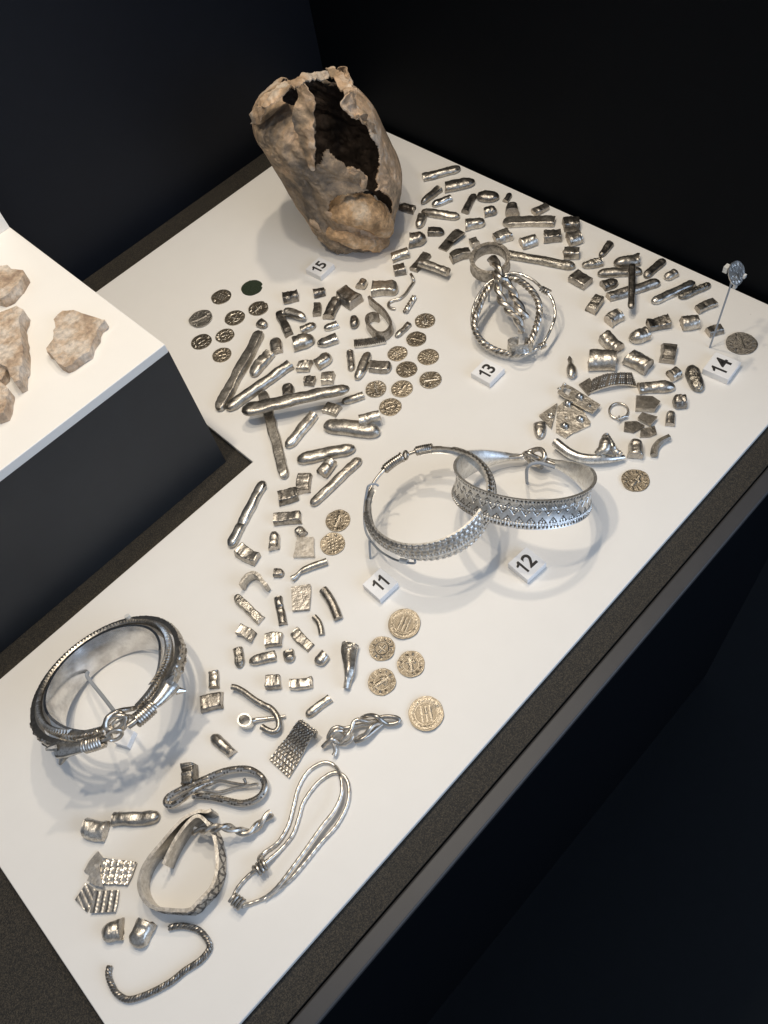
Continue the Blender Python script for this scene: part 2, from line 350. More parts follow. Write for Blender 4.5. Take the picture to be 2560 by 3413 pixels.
INGOTS = '''
B 310 245 645 160 78 cr h=.5 n=1.2|silver_ingot|long rough silver ingot lying nearest the back edge beside the lead vessel
B 515 335 780 282 98 cr h=.55 n=1.2|ingot_fragment|broad tongue-shaped silver piece just below the ingot nearest the back edge
B 285 490 455 350 70 rc t=1.5 h=.6|ingot_fragment|wedge-shaped silver ingot end widening to its cut, beside the tongue-shaped piece
B 385 505 565 440 62 rc m=b|ingot_fragment|short bright ingot end lying under the wedge-shaped piece
B 70 515 225 548 80 rc m=d|ingot_fragment|short dull ingot stub close to the open side of the lead vessel
B 290 562 640 608 80 rr n=1.1|silver_ingot|whole slim silver ingot right of the lead vessel, with a stub touching its end
B 255 715 300 600 85 rc h=.7|ingot_fragment|rounded ingot stub touching the end of a slim ingot by the vessel
B 690 575 785 400 68 cr b=.12 m=d|ingot_fragment|slightly curved dark ingot end beside the bean-shaped ingot
B 800 420 1005 425 98 rr h=.6 m=d|silver_ingot|small bean-shaped dark silver ingot near the back edge
B 1060 475 1110 390 56 cr m=d|ingot_fragment|tiny dark ingot tip behind the dark round-topped stub at the back edge
B 1127 590 1130 475 118 cr h=.75 m=d|ingot_fragment|dark round-topped ingot stub showing its cut face, near the back edge
B 870 575 985 555 84 cr m=d n=1.6|ingot_fragment|small dark lump of silver below the bean-shaped ingot
B 1320 580 1450 515 66 cc m=d e=3.5|ingot_fragment|small dark squared bar right on the back edge of the board
B 1045 665 1505 658 88 rc e=4 h=.5|silver_ingot|long flat-topped silver bar with one square end and hammer marks
B 700 685 875 655 102 cr n=1.4|ingot_fragment|bright wrinkled ingot end above the ring and tangled wire group
B 350 755 500 755 70 cr m=d e=3.5|ingot_fragment|small dull bar end above a folded silver strip
B 185 820 330 800 122 cr t=.75 h=.7 m=d|ingot_fragment|thick conical ingot end showing a pale cut face
B 758 820 798 885 78 cc e=4 h=.7|ingot_fragment|tiny four-sided silver cube above the broad finger ring
B 560 1000 738 945 92 cc b=.22 e=4.5 h=.7 m=d|ingot_fragment|curved squared silver bar left of the broad finger ring
B 960 822 1105 778 98 cc e=3.2 n=1.3|ingot_fragment|bright faceted block behind the broad finger ring, one end ragged
B 1205 862 1350 820 102 cc h=.68|ingot_fragment|block with a bright domed top above the long pitted ingot
B 1420 800 1575 785 100 cc m=d e=4 n=1.6|ingot_fragment|dark jagged block right of the block with a bright domed top
Z 1218 485 1250 482 27 cc m=d e=4 n=1.4|ingot_fragment|dark broken cube close to the square end of the long flat bar
Z 1226 518 1256 509 27 cc h=.7|ingot_fragment|dome-topped block with one ragged end below the dark broken cube
Z 1219 545 1251 545 24 cc h=.7 e=3.4|ingot_fragment|small squared block above the far tip of the long pitted ingot
B 20 990 170 942 88 cc h=.65|ingot_fragment|grooved silver block lying by the front of the lead vessel
B 38 1115 138 1090 90 cc e=3.5 m=d|ingot_fragment|small grey cube below the grooved block by the vessel
B 215 1110 345 960 86 cc h=.4 e=5 m=d|ingot_fragment|flat dull bar lying under a smooth half-round bar
B 275 1030 540 1122 82 cc z=5.5 h=.62 e=2.4|ingot_fragment|smooth half-round bar resting across a flat dull bar
O 722 288 1400 408 92 cr n=1.3 m=p|silver_ingot|long pitted silver ingot running right from the broad finger ring
C 250 640 335 525 62 rc t=1.3 m=d|ingot_fragment|pointed silver tip standing out near the back edge beside a pebbled tip
C 100 712 270 678 76 rc m=p n=1.8|ingot_fragment|small pebbly ingot tip touching the pointed tip at the back edge
C 365 692 578 660 96 rc h=.6|ingot_fragment|thick smooth ingot half behind the crossed bars
C 235 782 600 764 72 rr h=.6|silver_ingot|straight silver ingot under the upper end of a dark upright bar
C 325 978 752 850 82 cr h=.6 m=d|silver_ingot|dark ingot with one cut end under the lower part of the dark upright bar
C 520 702 514 1072 60 rr h=.62 z=9 m=d|silver_ingot|dark slim ingot laid across two other ingots
C 625 812 797 662 66 rr m=d|silver_ingot|dark narrow ingot touching the back edge of the board right of the crossed bars
C 790 825 888 768 76 rc|ingot_fragment|small pointed ingot tip right of the dark narrow ingot
C 685 1020 1046 852 74 rr m=b n=1.2|silver_ingot|long bright ingot lying beside a shorter pebbled one near the pin
C 910 980 1178 868 68 rr m=p n=1.4|silver_ingot|shorter pebbled ingot touching the long bright one near the pin
O 1385 500 1545 595 140 cc e=4 h=.5 m=d|ingot_fragment|broad lozenge-shaped dark block below the long pitted ingot
C 272 888 405 842 80 cr m=d n=1.5|ingot_fragment|knobbly silver tip touching the cut end of a dark ingot
C 165 1095 240 980 98 cc e=3.5 h=.65 m=p|ingot_fragment|upright-looking squared stub with a pebbled top right of the wire group
C 318 1190 428 1120 112 cc e=3 h=.68|ingot_fragment|chunky cut block with a bright ridge below the crossed bars
C 650 1218 832 1180 98 cc e=4 m=d n=1.5|ingot_fragment|dark rough-topped chunk above the cross-scratched plate
C 935 1200 1078 1185 108 cc h=.72|ingot_fragment|stout cylinder-like block with a wrinkled bright side
C 1062 1088 1215 1018 72 cc h=.6 e=3.4|ingot_fragment|squared short bar just left of the upright pin
C 1152 1280 1275 1245 80 cc e=3.5 m=d|ingot_fragment|small block standing behind the upright pin
C 492 1330 652 1272 118 rc h=.7 n=1.4|ingot_fragment|rounded lump with a bright facet above a smooth cylinder block
D 538 238 642 335 104 cc h=.66|ingot_fragment|half-round block lying slantwise above the biggest block near tile 14
D 438 408 618 412 130 cc h=.72|ingot_fragment|biggest half-cylinder block, one end split, near the embossed strip
D 712 378 848 455 128 cc h=.72 e=2.4|ingot_fragment|smooth cylinder block with clean cut ends left of the scratched plate
D 985 305 965 425 108 cc e=6 h=.4|ingot_fragment|square silver plate scratched with a cross
D 985 520 1052 482 88 cc h=.7|ingot_fragment|small barrel-shaped stub between the scratched plate and a pebbled oval
D 1130 440 1197 622 108 rr m=p n=1.5 h=.55|silver_ingot|pebbled oval ingot beside tile 14
D 782 600 1025 588 82 cr h=.6 n=1.2|ingot_fragment|short thick ingot with one round end above the pentagon block
D 1005 690 1100 688 100 rc n=1.8 m=d|ingot_fragment|star-shaped faceted lump right of the pentagon block
D 990 855 1000 752 66 cr h=.6|ingot_fragment|little bullet-shaped stub right of the three small plates
D 752 1070 752 940 110 cr h=.7|ingot_fragment|fat dome-ended stub beside the curved grey bar
D 100 840 100 945 76 cr h=.55 m=s|ingot_fragment|small rounded stub left of the bossed brooch plate
E 1140 475 1305 442 118 cc n=2 e=3.5 m=d|ingot_fragment|flat jagged flake right of the coin cluster
E 1480 425 1598 395 96 cc n=1.8 m=d|ingot_fragment|tiny jagged chip above a small squared stub
E 1520 540 1512 668 88 cc e=3.5 h=.6 m=d|ingot_fragment|small squared stub left of a ridged bar
E 1090 615 1205 880 104 rc h=.55 e=3.5 m=d|ingot_fragment|flat dark ingot half with a bent piece resting on its top
E 1150 622 1388 690 102 cr h=.55 b=.12 z=3|ingot_fragment|bent bright ingot end resting on a flat dark half
E 870 738 960 792 102 cr t=.8 m=d|ingot_fragment|small wedge between the coins and the long slab-like ingot
E 1340 832 1500 762 86 cr|ingot_fragment|short bullet-shaped piece above the broad rounded half
F 390 738 525 692 76 rc m=b|ingot_fragment|bright short bullet-shaped piece right of a plain bullet-shaped piece
F 88 892 288 832 138 cr h=.6|ingot_fragment|broad rounded ingot half with a bright ridge
F 325 890 518 828 100 rc h=.6 m=b|ingot_fragment|blue-lit pointed ingot half right of the broad rounded half
E 1065 1080 1045 905 142 cr h=.5|ingot_fragment|flat bullet-shaped piece above the two long leaning ingots
E 428 1705 892 848 128 rr h=.5 e=4 n=1.2|silver_ingot|very long flat-sided ingot next to the coin cluster
E 790 1335 1002 1078 128 rc h=.5 n=1.4|ingot_fragment|torn thick ingot half lying on the inside of the long slab-like ingot
E 522 1695 1212 1212 122 rc h=.6 e=2.5|silver_ingot|long smooth ingot, one end cut square, leaning toward the slab-like ingot
G 488 18 688 800 98 rr h=.5 e=3.5 n=1.3|silver_ingot|long ingot with a deep pitted trough lying under a crossing ingot
E 1190 1410 1200 1560 132 rc h=.55 m=d|ingot_fragment|dark rounded stub tucked behind the crossing ingot
Z 526 886 750 838 27 rr h=.5 z=14 n=1.3 t=.72|silver_ingot|long bright ingot bridging over a dark stub and a pitted ingot
E 1310 1225 1440 1222 122 cc e=3 n=1.5|ingot_fragment|small pyramid-like cube left of the bullet-ended ridged stub
E 1375 1388 1490 1392 106 cc e=3.2 n=1.6 m=d|ingot_fragment|tiny rough cube just above the bridging ingot
F 310 1095 462 998 128 cr h=.66|ingot_fragment|ridged stub with a round end and a pale cut face
F 368 1245 488 1238 112 cc e=3.5 h=.6|ingot_fragment|small square block between the rough cube and the leaning oval
F 430 628 520 438 122 cc h=.6 e=2.8 m=d|ingot_fragment|ridged short bar leaning against the biggest dark block
F 560 362 722 482 168 cc h=.55 e=4 m=d|ingot_fragment|big dark rough-topped block below tile 15
F 745 325 800 232 100 cr h=.7|ingot_fragment|small faceted stub above the block with a rolled bright end
F 885 345 1135 330 132 cr h=.6 e=4 r=.5|ingot_fragment|bright flat-topped block with one rolled end
F 690 598 690 735 100 rr h=.7 m=d|silver_ingot|tiny seed-shaped nugget left of the curled strip
F 650 965 662 1160 82 cr t=1.2 n=1.4|ingot_fragment|wrinkled wedge left of the leaning oval ingot
F 838 968 712 1248 104 rr h=.6|silver_ingot|plump oval ingot leaning between a wrinkled wedge and a flat block
F 850 1112 1068 1125 120 cr e=4 r=.4 h=.5|ingot_fragment|flat rectangular block touching the plump oval ingot
F 1110 822 1248 685 66 rc n=1.3|ingot_fragment|thin nicked rod end beside the coins
F 570 1478 785 1405 86 rc m=s|ingot_fragment|small straight ingot end above the big half-moon ingot
F 402 1528 542 1570 118 cc e=5 h=.4 n=1.6|ingot_fragment|hollowed square piece above the big half-moon ingot
G 700 522 952 218 110 rc h=.6 e=2.6|ingot_fragment|thick ingot half with a cut end right of the pitted trough ingot
G 1048 318 1560 388 142 rr h=.62 b=.12|silver_ingot|big smooth half-moon ingot with a cut block on its end
G 1380 275 1560 228 98 cc h=.7 z=7|ingot_fragment|cut block perched on the end of the half-moon ingot
G 808 640 1330 532 116 rr h=.55 t=.85|silver_ingot|lumpy ingot with a bulbous end and a stub leaning on it
G 1020 770 1108 645 130 cc h=.7 e=2.6|ingot_fragment|stub with a broken face leaning against the lumpy ingot
G 938 1052 1382 630 88 rr h=.6 n=1.1|silver_ingot|straight slender ingot slanting above the first coin pair
G 880 775 862 942 130 cc e=5 h=.4 m=d|ingot_fragment|flat rectangular plate-like bar touching a torn block
G 640 995 800 945 128 cc e=4 h=.62 m=d n=1.4|ingot_fragment|torn rectangular block touching a plate-like bar
G 188 1438 495 842 92 rr h=.6 k=.33 m=b n=.6|silver_ingot|smooth ingot nicked near one end and inked with a number
G 262 1468 432 1562 128 cc e=4.5 h=.6 n=1.2|ingot_fragment|block with one pale flat end beside the inked ingot
G 590 1188 830 1170 116 cc e=3.6 h=.6 m=d|ingot_fragment|long dark block with chipped ends above the square plate
G 585 1465 590 1298 108 cr h=.66|ingot_fragment|upright-looking domed stub left of the square plate
G 795 1262 865 1340 100 rc h=.6|ingot_fragment|small domed stub touching the top of the square plate
I 820 362 705 360 112 rc h=.6 m=d|ingot_fragment|small dark wedge right of the arched strip
I 278 612 562 888 112 rc h=.5 m=p n=1.5 e=3.2|silver_ingot|pebbled straight bar below the arched strip
I 750 632 806 930 102 cc k=.42 m=d|ingot_fragment|dark rod with a deep notch across its middle
I 322 985 482 1072 130 cc e=4.2 h=.6|ingot_fragment|shiny square block below the pebbled straight bar
I 612 1112 788 1092 150 cc e=4 h=.62|ingot_fragment|block with one pale flat side above the bright bullet-shaped half
I 932 1008 1110 1192 122 cc e=5 h=.38 n=1.8|ingot_fragment|flat bar with a squirming raised pattern
I 300 1198 332 1412 118 cr h=.6 m=p n=1.3|ingot_fragment|pitted stub with a bright tip left of the bright bullet-shaped half
I 432 1345 722 1272 122 rc h=.62|ingot_fragment|bright bullet-shaped half with a pale flat end
I 892 1352 860 1218 138 rc h=.55 n=1.4|ingot_fragment|broken round end with a wrinkled middle
I 1168 1368 1272 1252 132 rc h=.7|ingot_fragment|bucket-shaped stub with a clean cut top
L 300 292 304 470 122 cc e=3 n=1.3 h=.6|ingot_fragment|saddle-shaped chunk beside the nested bracelets
L 168 655 400 602 190 cc e=4.5 h=.5 m=d|ingot_fragment|grey slant-edged block below the saddle-shaped chunk
L 885 412 1035 398 165 cc e=3.8 h=.6 m=d|ingot_fragment|dark slant-edged block right of the long hook
L 1150 435 1395 412 128 cc e=3.2 n=1.3 h=.6|ingot_fragment|silvery ribbed block beside the dark slant-edged block
L 1332 782 1592 588 102 rc h=.66|ingot_fragment|smooth bullet-shaped piece above the folded stamped strip
L 285 992 512 1205 130 rc h=.6 m=d|ingot_fragment|dark smooth bullet-shaped piece below the ring-headed pin
N 890 100 890 240 112 cc h=.9 e=3.5 m=d n=1.4|ingot_fragment|dark faceted chunk standing against the snake-patterned bracelet
N 368 472 686 456 108 cr h=.6 n=1.3|ingot_fragment|rounded ingot with a drilled dimple
N 165 532 322 562 142 cc h=.66 e=2.5|ingot_fragment|half-cylinder block left of the dimpled ingot
N 282 1275 428 1235 152 rc h=.6 n=1.2|ingot_fragment|thimble-shaped stub with a pale cut end
N 515 1362 600 1185 152 rc h=.6 n=1.1|ingot_fragment|stub with a slanting pale cut above the braided chain
'''
for ln in INGOTS.strip().splitlines(): ingot(ln)
# ------------------------------------------------------------------ coins
def coin_h(kind, sd):
    rs = random.Random(sd)
    L = []
    for k in range(13):
        a = 2 * math.pi * k / 13 + rs.uniform(-.05, .05)
        L.append((a, rs.choice('IVONCEDAL+'), rs.uniform(.7, 1.2)))
    blobs = [(rs.uniform(-.33, .33), rs.uniform(-.33, .33), rs.uniform(.05, .12)) for _ in range(9)]
    rot = rs.uniform(0, 6.28)
    def bar(x, y, x0, y0, x1, y1, w):
        dx, dy = x1 - x0, y1 - y0; q = max(0, min(1, ((x - x0) * dx + (y - y0) * dy) / (dx * dx + dy * dy)))
        return max(0, 1 - (math.hypot(x - x0 - q * dx, y - y0 - q * dy) / w) ** 2)
    def f(x, y):
        r = math.hypot(x, y); a = math.atan2(y, x); h = 0
        h = max(h, max(0, 1 - abs(r - 0.95) / 0.05) * (0.35 + 0.6 * noise.noise(Vector((x * 2, y * 2, sd)))))
        if kind == 'dirham':
            for rr in (0.62, 0.72, 0.86): h = max(h, max(0, 1 - abs(r - rr) / 0.03) * 0.6)
            c, s = math.cos(0.9), math.sin(0.9); u, v = x * c + y * s, -x * s + y * c
            for yy in (-0.25, 0.0, 0.25): h = max(h, bar(u, v, -0.4, yy, 0.42, yy + 0.03, 0.075) * (0.7 + 0.5 * noise.noise(Vector((u * 9, yy * 7, sd)))))
            if 0.74 < r < 0.84: h = max(h, 0.5 + 0.5 * math.sin(a * 21 + 2 * math.sin(a * 5)))
            return h * .8 * (0.8 + 0.5 * noise.noise(Vector((x * 2.5, y * 2.5, sd))))
        if 0.6 < r < 0.92:
            for la, g, sz in L:
                d = (a - la + math.pi) % (2 * math.pi) - math.pi
                if abs(d) > 0.26: continue
                u = d * r / 0.1; v = (r - 0.76) / 0.13
                if g in 'INDEL': h = max(h, bar(u, v, -.5, -1, -.5, 1, .35))
                if g in 'VANO': h = max(h, bar(u, v, -.8, 1, 0, -1, .35), bar(u, v, 0, -1, .8, 1, .35))
                if g in 'EC+': h = max(h, bar(u, v, -.7, 0, .7, 0, .35))
                if g in 'DCOL': h = max(h, bar(u, v, .5, -.8, .5, .8, .3))
        if kind == 'cross':
            h = max(h, max(0, 1 - abs(r - 0.53) / 0.045))
            c, s = math.cos(rot), math.sin(rot); u, v = x * c + y * s, -x * s + y * c
            h = max(h, bar(u, v, -.32, 0, .32, 0, .1), bar(u, v, 0, -.32, 0, .32, .1))
        elif kind == 'bust':
            h = max(h, max(0, 1 - abs(r - 0.55) / 0.035) * 0.6)
            for bx_, by, br in blobs: h = max(h, max(0, 1 - ((x - bx_) ** 2 + (y - by) ** 2) / br ** 2) * 1.3)
            h = max(h, bar(x, y, -.15, -.4, .1, .4, .16) * 1.2)
        elif kind == 'lines':
            for yy in (-.3, 0, .3):
                if abs(y - yy) < .11 and r < .55: h = max(h, (0.5 + 0.5 * math.sin(x * 24 + sd + yy * 9)) * (1 - abs(y - yy) / .11))
            h = max(h, bar(x, y, -.5, .15, .5, .15, .04), bar(x, y, -.5, -.15, .5, -.15, .04))
        else:
            h = max(h, 0.6 * max(0, noise.noise(Vector((x * 5, y * 5, sd))) * 1.8))
            h = max(h, bar(x, y, -.4, -.3, .5, .3, .12))
        return h * (0.75 + 0.5 * noise.noise(Vector((x * 2, y * 2, sd + 3))))
    return f
def coin_mesh(kind, sd, bent=0.0, chip=None):
    f = coin_h(kind, sd); nr, na = 26, 88; V = [(0, 0, 0.05 + 0.035 * f(0, 0))]; F = []
    for j in range(1, nr + 1):
        for k in range(na):
            a = 2 * math.pi * k / na; R = 1 + 0.05 * noise.noise(Vector((math.cos(a) * 1.6, math.sin(a) * 1.6, sd))) + 0.012 * noise.noise(Vector((math.cos(a) * 6, math.sin(a) * 6, sd)))
            if chip is not None: R -= 0.13 * max(0, 1 - abs(((a - chip + math.pi) % (2 * math.pi)) - math.pi) / 0.2)
            r = j / nr; x, y = r * R * math.cos(a), r * R * math.sin(a)
            z = 0.055 + 0.048 * f(r * math.cos(a), r * math.sin(a)) + bent * (0.05 + 0.10 * (x * 0.8 + y * 0.6) ** 2 + 0.05 * noise.noise(Vector((x * 1.5, y * 1.5, sd))))
            V.append((x, y, max(z, 0.02)))
    for k in range(na): F.append((0, 1 + k, 1 + (k + 1) % na))
    for j in range(nr - 1):
        for k in range(na):
            a = 1 + j * na; F.append((a + k, a + na + k, a + na + (k + 1) % na, a + (k + 1) % na))
    fmm = [0] * len(F)
    for i, q in enumerate(F):
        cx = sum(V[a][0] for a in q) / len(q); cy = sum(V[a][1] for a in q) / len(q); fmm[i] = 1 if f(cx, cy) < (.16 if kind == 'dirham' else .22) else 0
    b = len(V)
    for k in range(na): x, y, z = V[1 + (nr - 1) * na + k]; V.append((x, y, max(0, z - 0.085)))
    for k in range(na): F.append((1 + (nr - 1) * na + k, b + k, b + (k + 1) % na, 1 + (nr - 1) * na + (k + 1) % na))
    F.append(tuple(range(b, b + na)))
    me = bpy.data.meshes.new('coin'); me.from_pydata(V, [], F); me.update()
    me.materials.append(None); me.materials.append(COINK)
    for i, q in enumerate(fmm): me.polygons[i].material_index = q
    bm = bmesh.new(); bm.from_mesh(me); bmesh.ops.recalc_face_normals(bm, faces=bm.faces); bm.to_mesh(me); bm.free()
    me.shade_smooth(); me.set_sharp_from_angle(angle=math.radians(50)); return me
CM = {}
def coin(r, x, y, dpx, kind, sd, label, mat=None, bent=0.0, chip=None):
    key = (kind, sd % 4, bent, chip)
    if key not in CM: CM[key] = coin_mesh(kind, sd % 4 + 1, bent, chip); CM[key].materials[0] = COIN
    o = bpy.data.objects.new('coin', CM[key]); COL.objects.link(o)
    p = pt(r, x, y, 0.001); R = rad(r, x, y, dpx / 2, 0.001); o.location = (p.x, p.y, 0.0001); o.scale = (R, R, R)
    o.rotation_euler = (0, 0, sd * 1.7)
    if mat: o.material_slots[0].link = 'OBJECT'; o.material_slots[0].material = mat
    if mat in (GREEN, SIL, SILD): o.material_slots[1].link = 'OBJECT'; o.material_slots[1].material = mat
    return tag(o, label, 'coin', 'coins laid out on the white board')
GL = 'small inscribed silver penny in the cluster beside the long slab-like ingot'
coin('E', 455, 458, 228, 'lines', 1, 'dark penny with three bold lines of marks, beside the green coin', COIND)
coin('E', 795, 357, 240, 'worn', 2, 'green corroded coin with a chipped edge', GREEN, chip=2.2)
coin('E', 865, 587, 226, 'bust', 3, 'penny with a crumpled bust design and a notched edge, below the green coin', COIND, 0.3, 1.2)
coin('E', 605, 690, 232, 'cross', 4, 'dark lettered penny between the bent creased coin and the crumpled one', COIND)
coin('E', 230, 704, 262, 'worn', 5, 'bent blank-looking coin with a strong crease at the edge of the cluster', SIL, 0.8)
coin('E', 497, 887, 214, 'cross', 6, 'dark lettered penny next to the yellowish one, nearer the slab-like ingot', COIND)
coin('E', 234, 955, 234, 'cross', 7, 'dark lettered penny farthest from the slab-like ingot, beside the bent coin', COIND)
coin('E', 462, 1100, 218, 'cross', 8, 'yellowish penny touching a clear mount below the other coins of its cluster', COIN)
GM = 'round inscribed penny in the group between the curled strip and the arm rings'
coin('F', 1407, 657, 208, 'bust', 9, 'penny with a ring of letters highest in the group below the twisted rod', COIND)
coin('F', 1320, 840, 202, 'worn', 10, 'pale penny with a worn portrait touching no other coin, by the nicked rod end', COIN, 0.3)
coin('F', 1130, 987, 204, 'lines', 11, 'penny with lines of marks, nearest the flat block by the plump oval ingot', COIN)
coin('F', 1440, 1020, 216, 'lines', 12, 'penny with lines of marks beside the dark streaked penny', COIN)
coin('F', 1222, 1145, 214, 'bust', 13, 'penny with a ringed bust between the two line-marked pennies', COIN)
coin('F', 1462, 1252, 224, 'worn', 14, 'dark rough penny with a bright raised streak', COIND, 0.5)
coin('F', 913, 1347, 216, 'worn', 15, 'wrinkled dark penny beside the plump oval ingot', COIND, 0.4)
coin('F', 1175, 1342, 220, 'bust', 16, 'creased penny with a ragged edge below two lettered pennies', COIN, 0.5)
coin('F', 1058, 1524, 226, 'cross', 17, 'penny with radiating strokes nearest the half-moon ingot', COIN)
coin('G', 1178, 1200, 232, 'bust', 18, 'wavy-edged bright coin, upper of the pair beside the arm ring', COIN, 0.5)
coin('G', 1130, 1417, 236, 'lines', 19, 'coin with a raised diagonal bar, lower of the pair beside the arm ring', COIN, 0.5)
coin('J', 985, 430, 362, 'dirham', 20, 'large thin coin with ringed border on the shadow of the arm ring', COIN, 0.9)
coin('J', 742, 702, 290, 'cross', 21, 'penny with a small circle at its centre, next to the large thin coin', COIN, 0.5)
coin('J', 1060, 872, 310, 'bust', 22, 'penny with large letters and a dished centre, right of two smaller pennies', COIN, 0.4)
coin('J', 740, 1070, 312, 'bust', 25, 'penny with a fine ring of letters below the small-circle penny', COIN, 0.5)
coin('J', 1228, 1424, 394, 'dirham', 24, 'large thin coin with lines of script right of the wire plait', COIN, 0.9)
coin('D', 755, 1230, 186, 'bust', 27, 'bright wavy penny alone below the curved grey bar', COIN, 0.4)
coin('C', 1437, 1367, 248, 'worn', 26, 'large dark worn coin beside tile 14', SILD, 0.2)
# ------------------------------------------------------------------ number tiles
def tile(txt, r, A, B, Cc, name_label):
    """A left, B top, Cc right corner of the top face in the crop"""
    z = 0.0062
    a, b, c = pt(r, *A, z), pt(r, *B, z), pt(r, *Cc, z)
    ctr = (a + c) / 2; s = ((b - a).length + (c - b).length) / 2
    e = (b - a).normalized(); ang = math.atan2(e.y, e.x)
    V, F = box(-s / 2, s / 2, -s / 2, s / 2, 0.0001, z)
    o = mk('number_tile', V, F, TILE, org=Vector((0, 0, 0)), ang=30); o.location = (ctr.x, ctr.y, 0); o.rotation_euler = (0, 0, ang)
    m = o.modifiers.new('bevel', 'BEVEL'); m.width = 0.0004; m.segments = 2
    tag(o, name_label, 'number tile', 'white number tiles')
    if txt:
        cu = bpy.data.curves.new('numeral', 'FONT'); cu.body = txt.replace('1', ''); cu.size = s * 0.80; cu.align_x = 'CENTER'; cu.align_y = 'CENTER'; cu.offset = s * 0.016; cu.extrude = 0.00008
        cu.space_character = 0.86
        to = bpy.data.objects.new('numeral_text', cu); COL.objects.link(to); bpy.context.view_layer.update()
        me = bpy.data.meshes.new_from_object(to.evaluated_get(bpy.context.evaluated_depsgraph_get())); bpy.data.objects.remove(to)
        bm = bmesh.new(); bm.from_mesh(me)
        if not bm.verts: wd = 0
        else: wd = max(v.co.x for v in bm.verts) - min(v.co.x for v in bm.verts)
        ht = s * 0.58; sw = ht * 0.15
        shift = sw * 1.5
        for v in bm.verts: v.co.x += shift
        def one(x):                                   # stem with a flag
            pts = [(x, -ht / 2), (x + sw, -ht / 2), (x + sw, ht / 2), (x + sw * .15, ht / 2), (x - sw * .5, ht * .36), (x - sw * 1.5, ht * .28), (x - sw * 1.5, ht * .15), (x - sw * .3, ht * .19), (x, ht * .24)]
            f = bm.faces.new([bm.verts.new((a, b, 0.0001)) for a, b in pts]); f.normal_update()
            if f.normal.z < 0: f.normal_flip()
        if txt == '11': one(-sw * 1.5); one(sw * 2.0)
        else: one(-wd / 2 - sw * .75)
        bm.to_mesh(me); bm.free()
        me.materials.clear(); me.materials.append(INK)
        n = bpy.data.objects.new('numeral', me); COL.objects.link(n); n.parent = o; n.location = (0, 0, z + 0.0001)
tile('11', 'H', (105, 1008), (217, 905), (327, 1000), 'small white tile printed 11 in the shadow of an arm ring')
tile('12', 'H', (1000, 880), (1117, 775), (1237, 878), 'small white tile printed 12 below the triangle-stamped arm ring')
tile('13', 'O', (370, 1472), (515, 1328), (690, 1455), 'small white tile printed 13 below the tangled wire rings')
tile('14', 'D', (1230, 440), (1310, 335), (1462, 452), 'small white tile printed 14 beside the upright pin')
tile('15', 'F', (212, 130), (343, 12), (487, 102), 'small white tile printed 15 in front of the lead vessel')
tile('', 'a4', (365, 1290), (480, 1050), (700, 1130), 'white tile mostly hidden under the nested bracelets')
# ------------------------------------------------------------------ flat plates (outline with thickness and relief)
def inside(poly, x, y):
    c = False; n = len(poly)
    for i in range(n):
        x1, y1 = poly[i]; x2, y2 = poly[i - 1]
        if (y1 > y) != (y2 > y) and x < (x2 - x1) * (y - y1) / (y2 - y1) + x1: c = not c
    return c
def slabVF(P, h, z0=0.0, step=0.002, hf=None, amp=0.0, jag=0.0, sd=0.0, fs=300, hole=None):
    """P: world outline of the top face; hf(x, y) extra height"""
    out = []
    for i in range(len(P)):
        a, b = P[i], P[(i + 1) % len(P)]; n = max(1, int((b - a).length / step))
        for k in range(n):
            p = a.lerp(b, k / n); nn = Vector((b.y - a.y, a.x - b.x, 0)).normalized()
            p = p + nn * jag * noise.noise(Vector((p.x * fs, p.y * fs, sd))); out.append((p.x, p.y))
    xs = [p[0] for p in out]; ys = [p[1] for p in out]; pts = list(out); nb = len(out)
    y = min(ys) + step / 2; row = 0
    while y < max(ys):
        x = min(xs) + (0.5 if row % 2 else 0) * step
        while x < max(xs):
            if inside(out, x, y) and min((x - q[0]) ** 2 + (y - q[1]) ** 2 for q in out) > (step * 0.55) ** 2: pts.append((x, y))
            x += step
        y += step * 0.87; row += 1
    vs, _, fs_, ov, _, _ = delaunay_2d_cdt([Vector(p) for p in pts], [], [list(range(nb))], 1, 1e-7)
    V = []; n = len(vs)
    for v in vs:
        z = z0 + h + amp * noise.noise(Vector((v.x * 160, v.y * 160, sd))) + amp * 0.5 * noise.noise(Vector((v.x * 420, v.y * 420, sd)))
        if hf: z += hf(v.x, v.y)
        V.append((v.x, v.y, z))
    V += [(v.x, v.y, max(z0, V[i][2] - h)) for i, v in enumerate(vs)]
    F = [tuple(f) for f in fs_ if not (hole and hole(sum(vs[i].x for i in f) / len(f), sum(vs[i].y for i in f) / len(f)))]
    F += [tuple(n + i for i in reversed(f)) for f in F]
    ec = {}
    for f in F[:len(F) // 2]:
        for a, b in zip(f, f[1:] + f[:1]): ec[frozenset((a, b))] = ec.get(frozenset((a, b)), []) + [(a, b)]
    for k, l in ec.items():
        if len(l) == 1: a, b = l[0]; F.append((a, n + a, n + b, b)) if False else F.append((b, a, n + a, n + b))
    return V, F
def plate(r, poly, h, name, label, mat=None, cat='silver fragment', group=GI, z0=0.0, parent=None, **kw):
    P = [pt(r, x, y, z0 + h) for x, y in poly]; V, F = slabVF(P, h, z0 + 0.0001, **kw)
    c = centroid([Vector(p) for p in P])
    o = mk(name, V, F, SILW if mat in (None, SIL) else mat, org=c, ang=35)
    if label: tag(o, label, cat, group)
    return o
plate('D', [(760, 650), (870, 655), (925, 690), (888, 742), (757, 735)], 0.0055, 'ingot_fragment', 'pentagon-shaped silver block right of the little clasped ring', SIL, amp=0.00014)
plate('D', [(770, 800), (800, 765), (905, 795), (860, 848)], 0.003, 'plate_fragment', 'lozenge plate, uppermost of three thin overlapping plates', SIL, z0=0.0015, amp=0.00010)
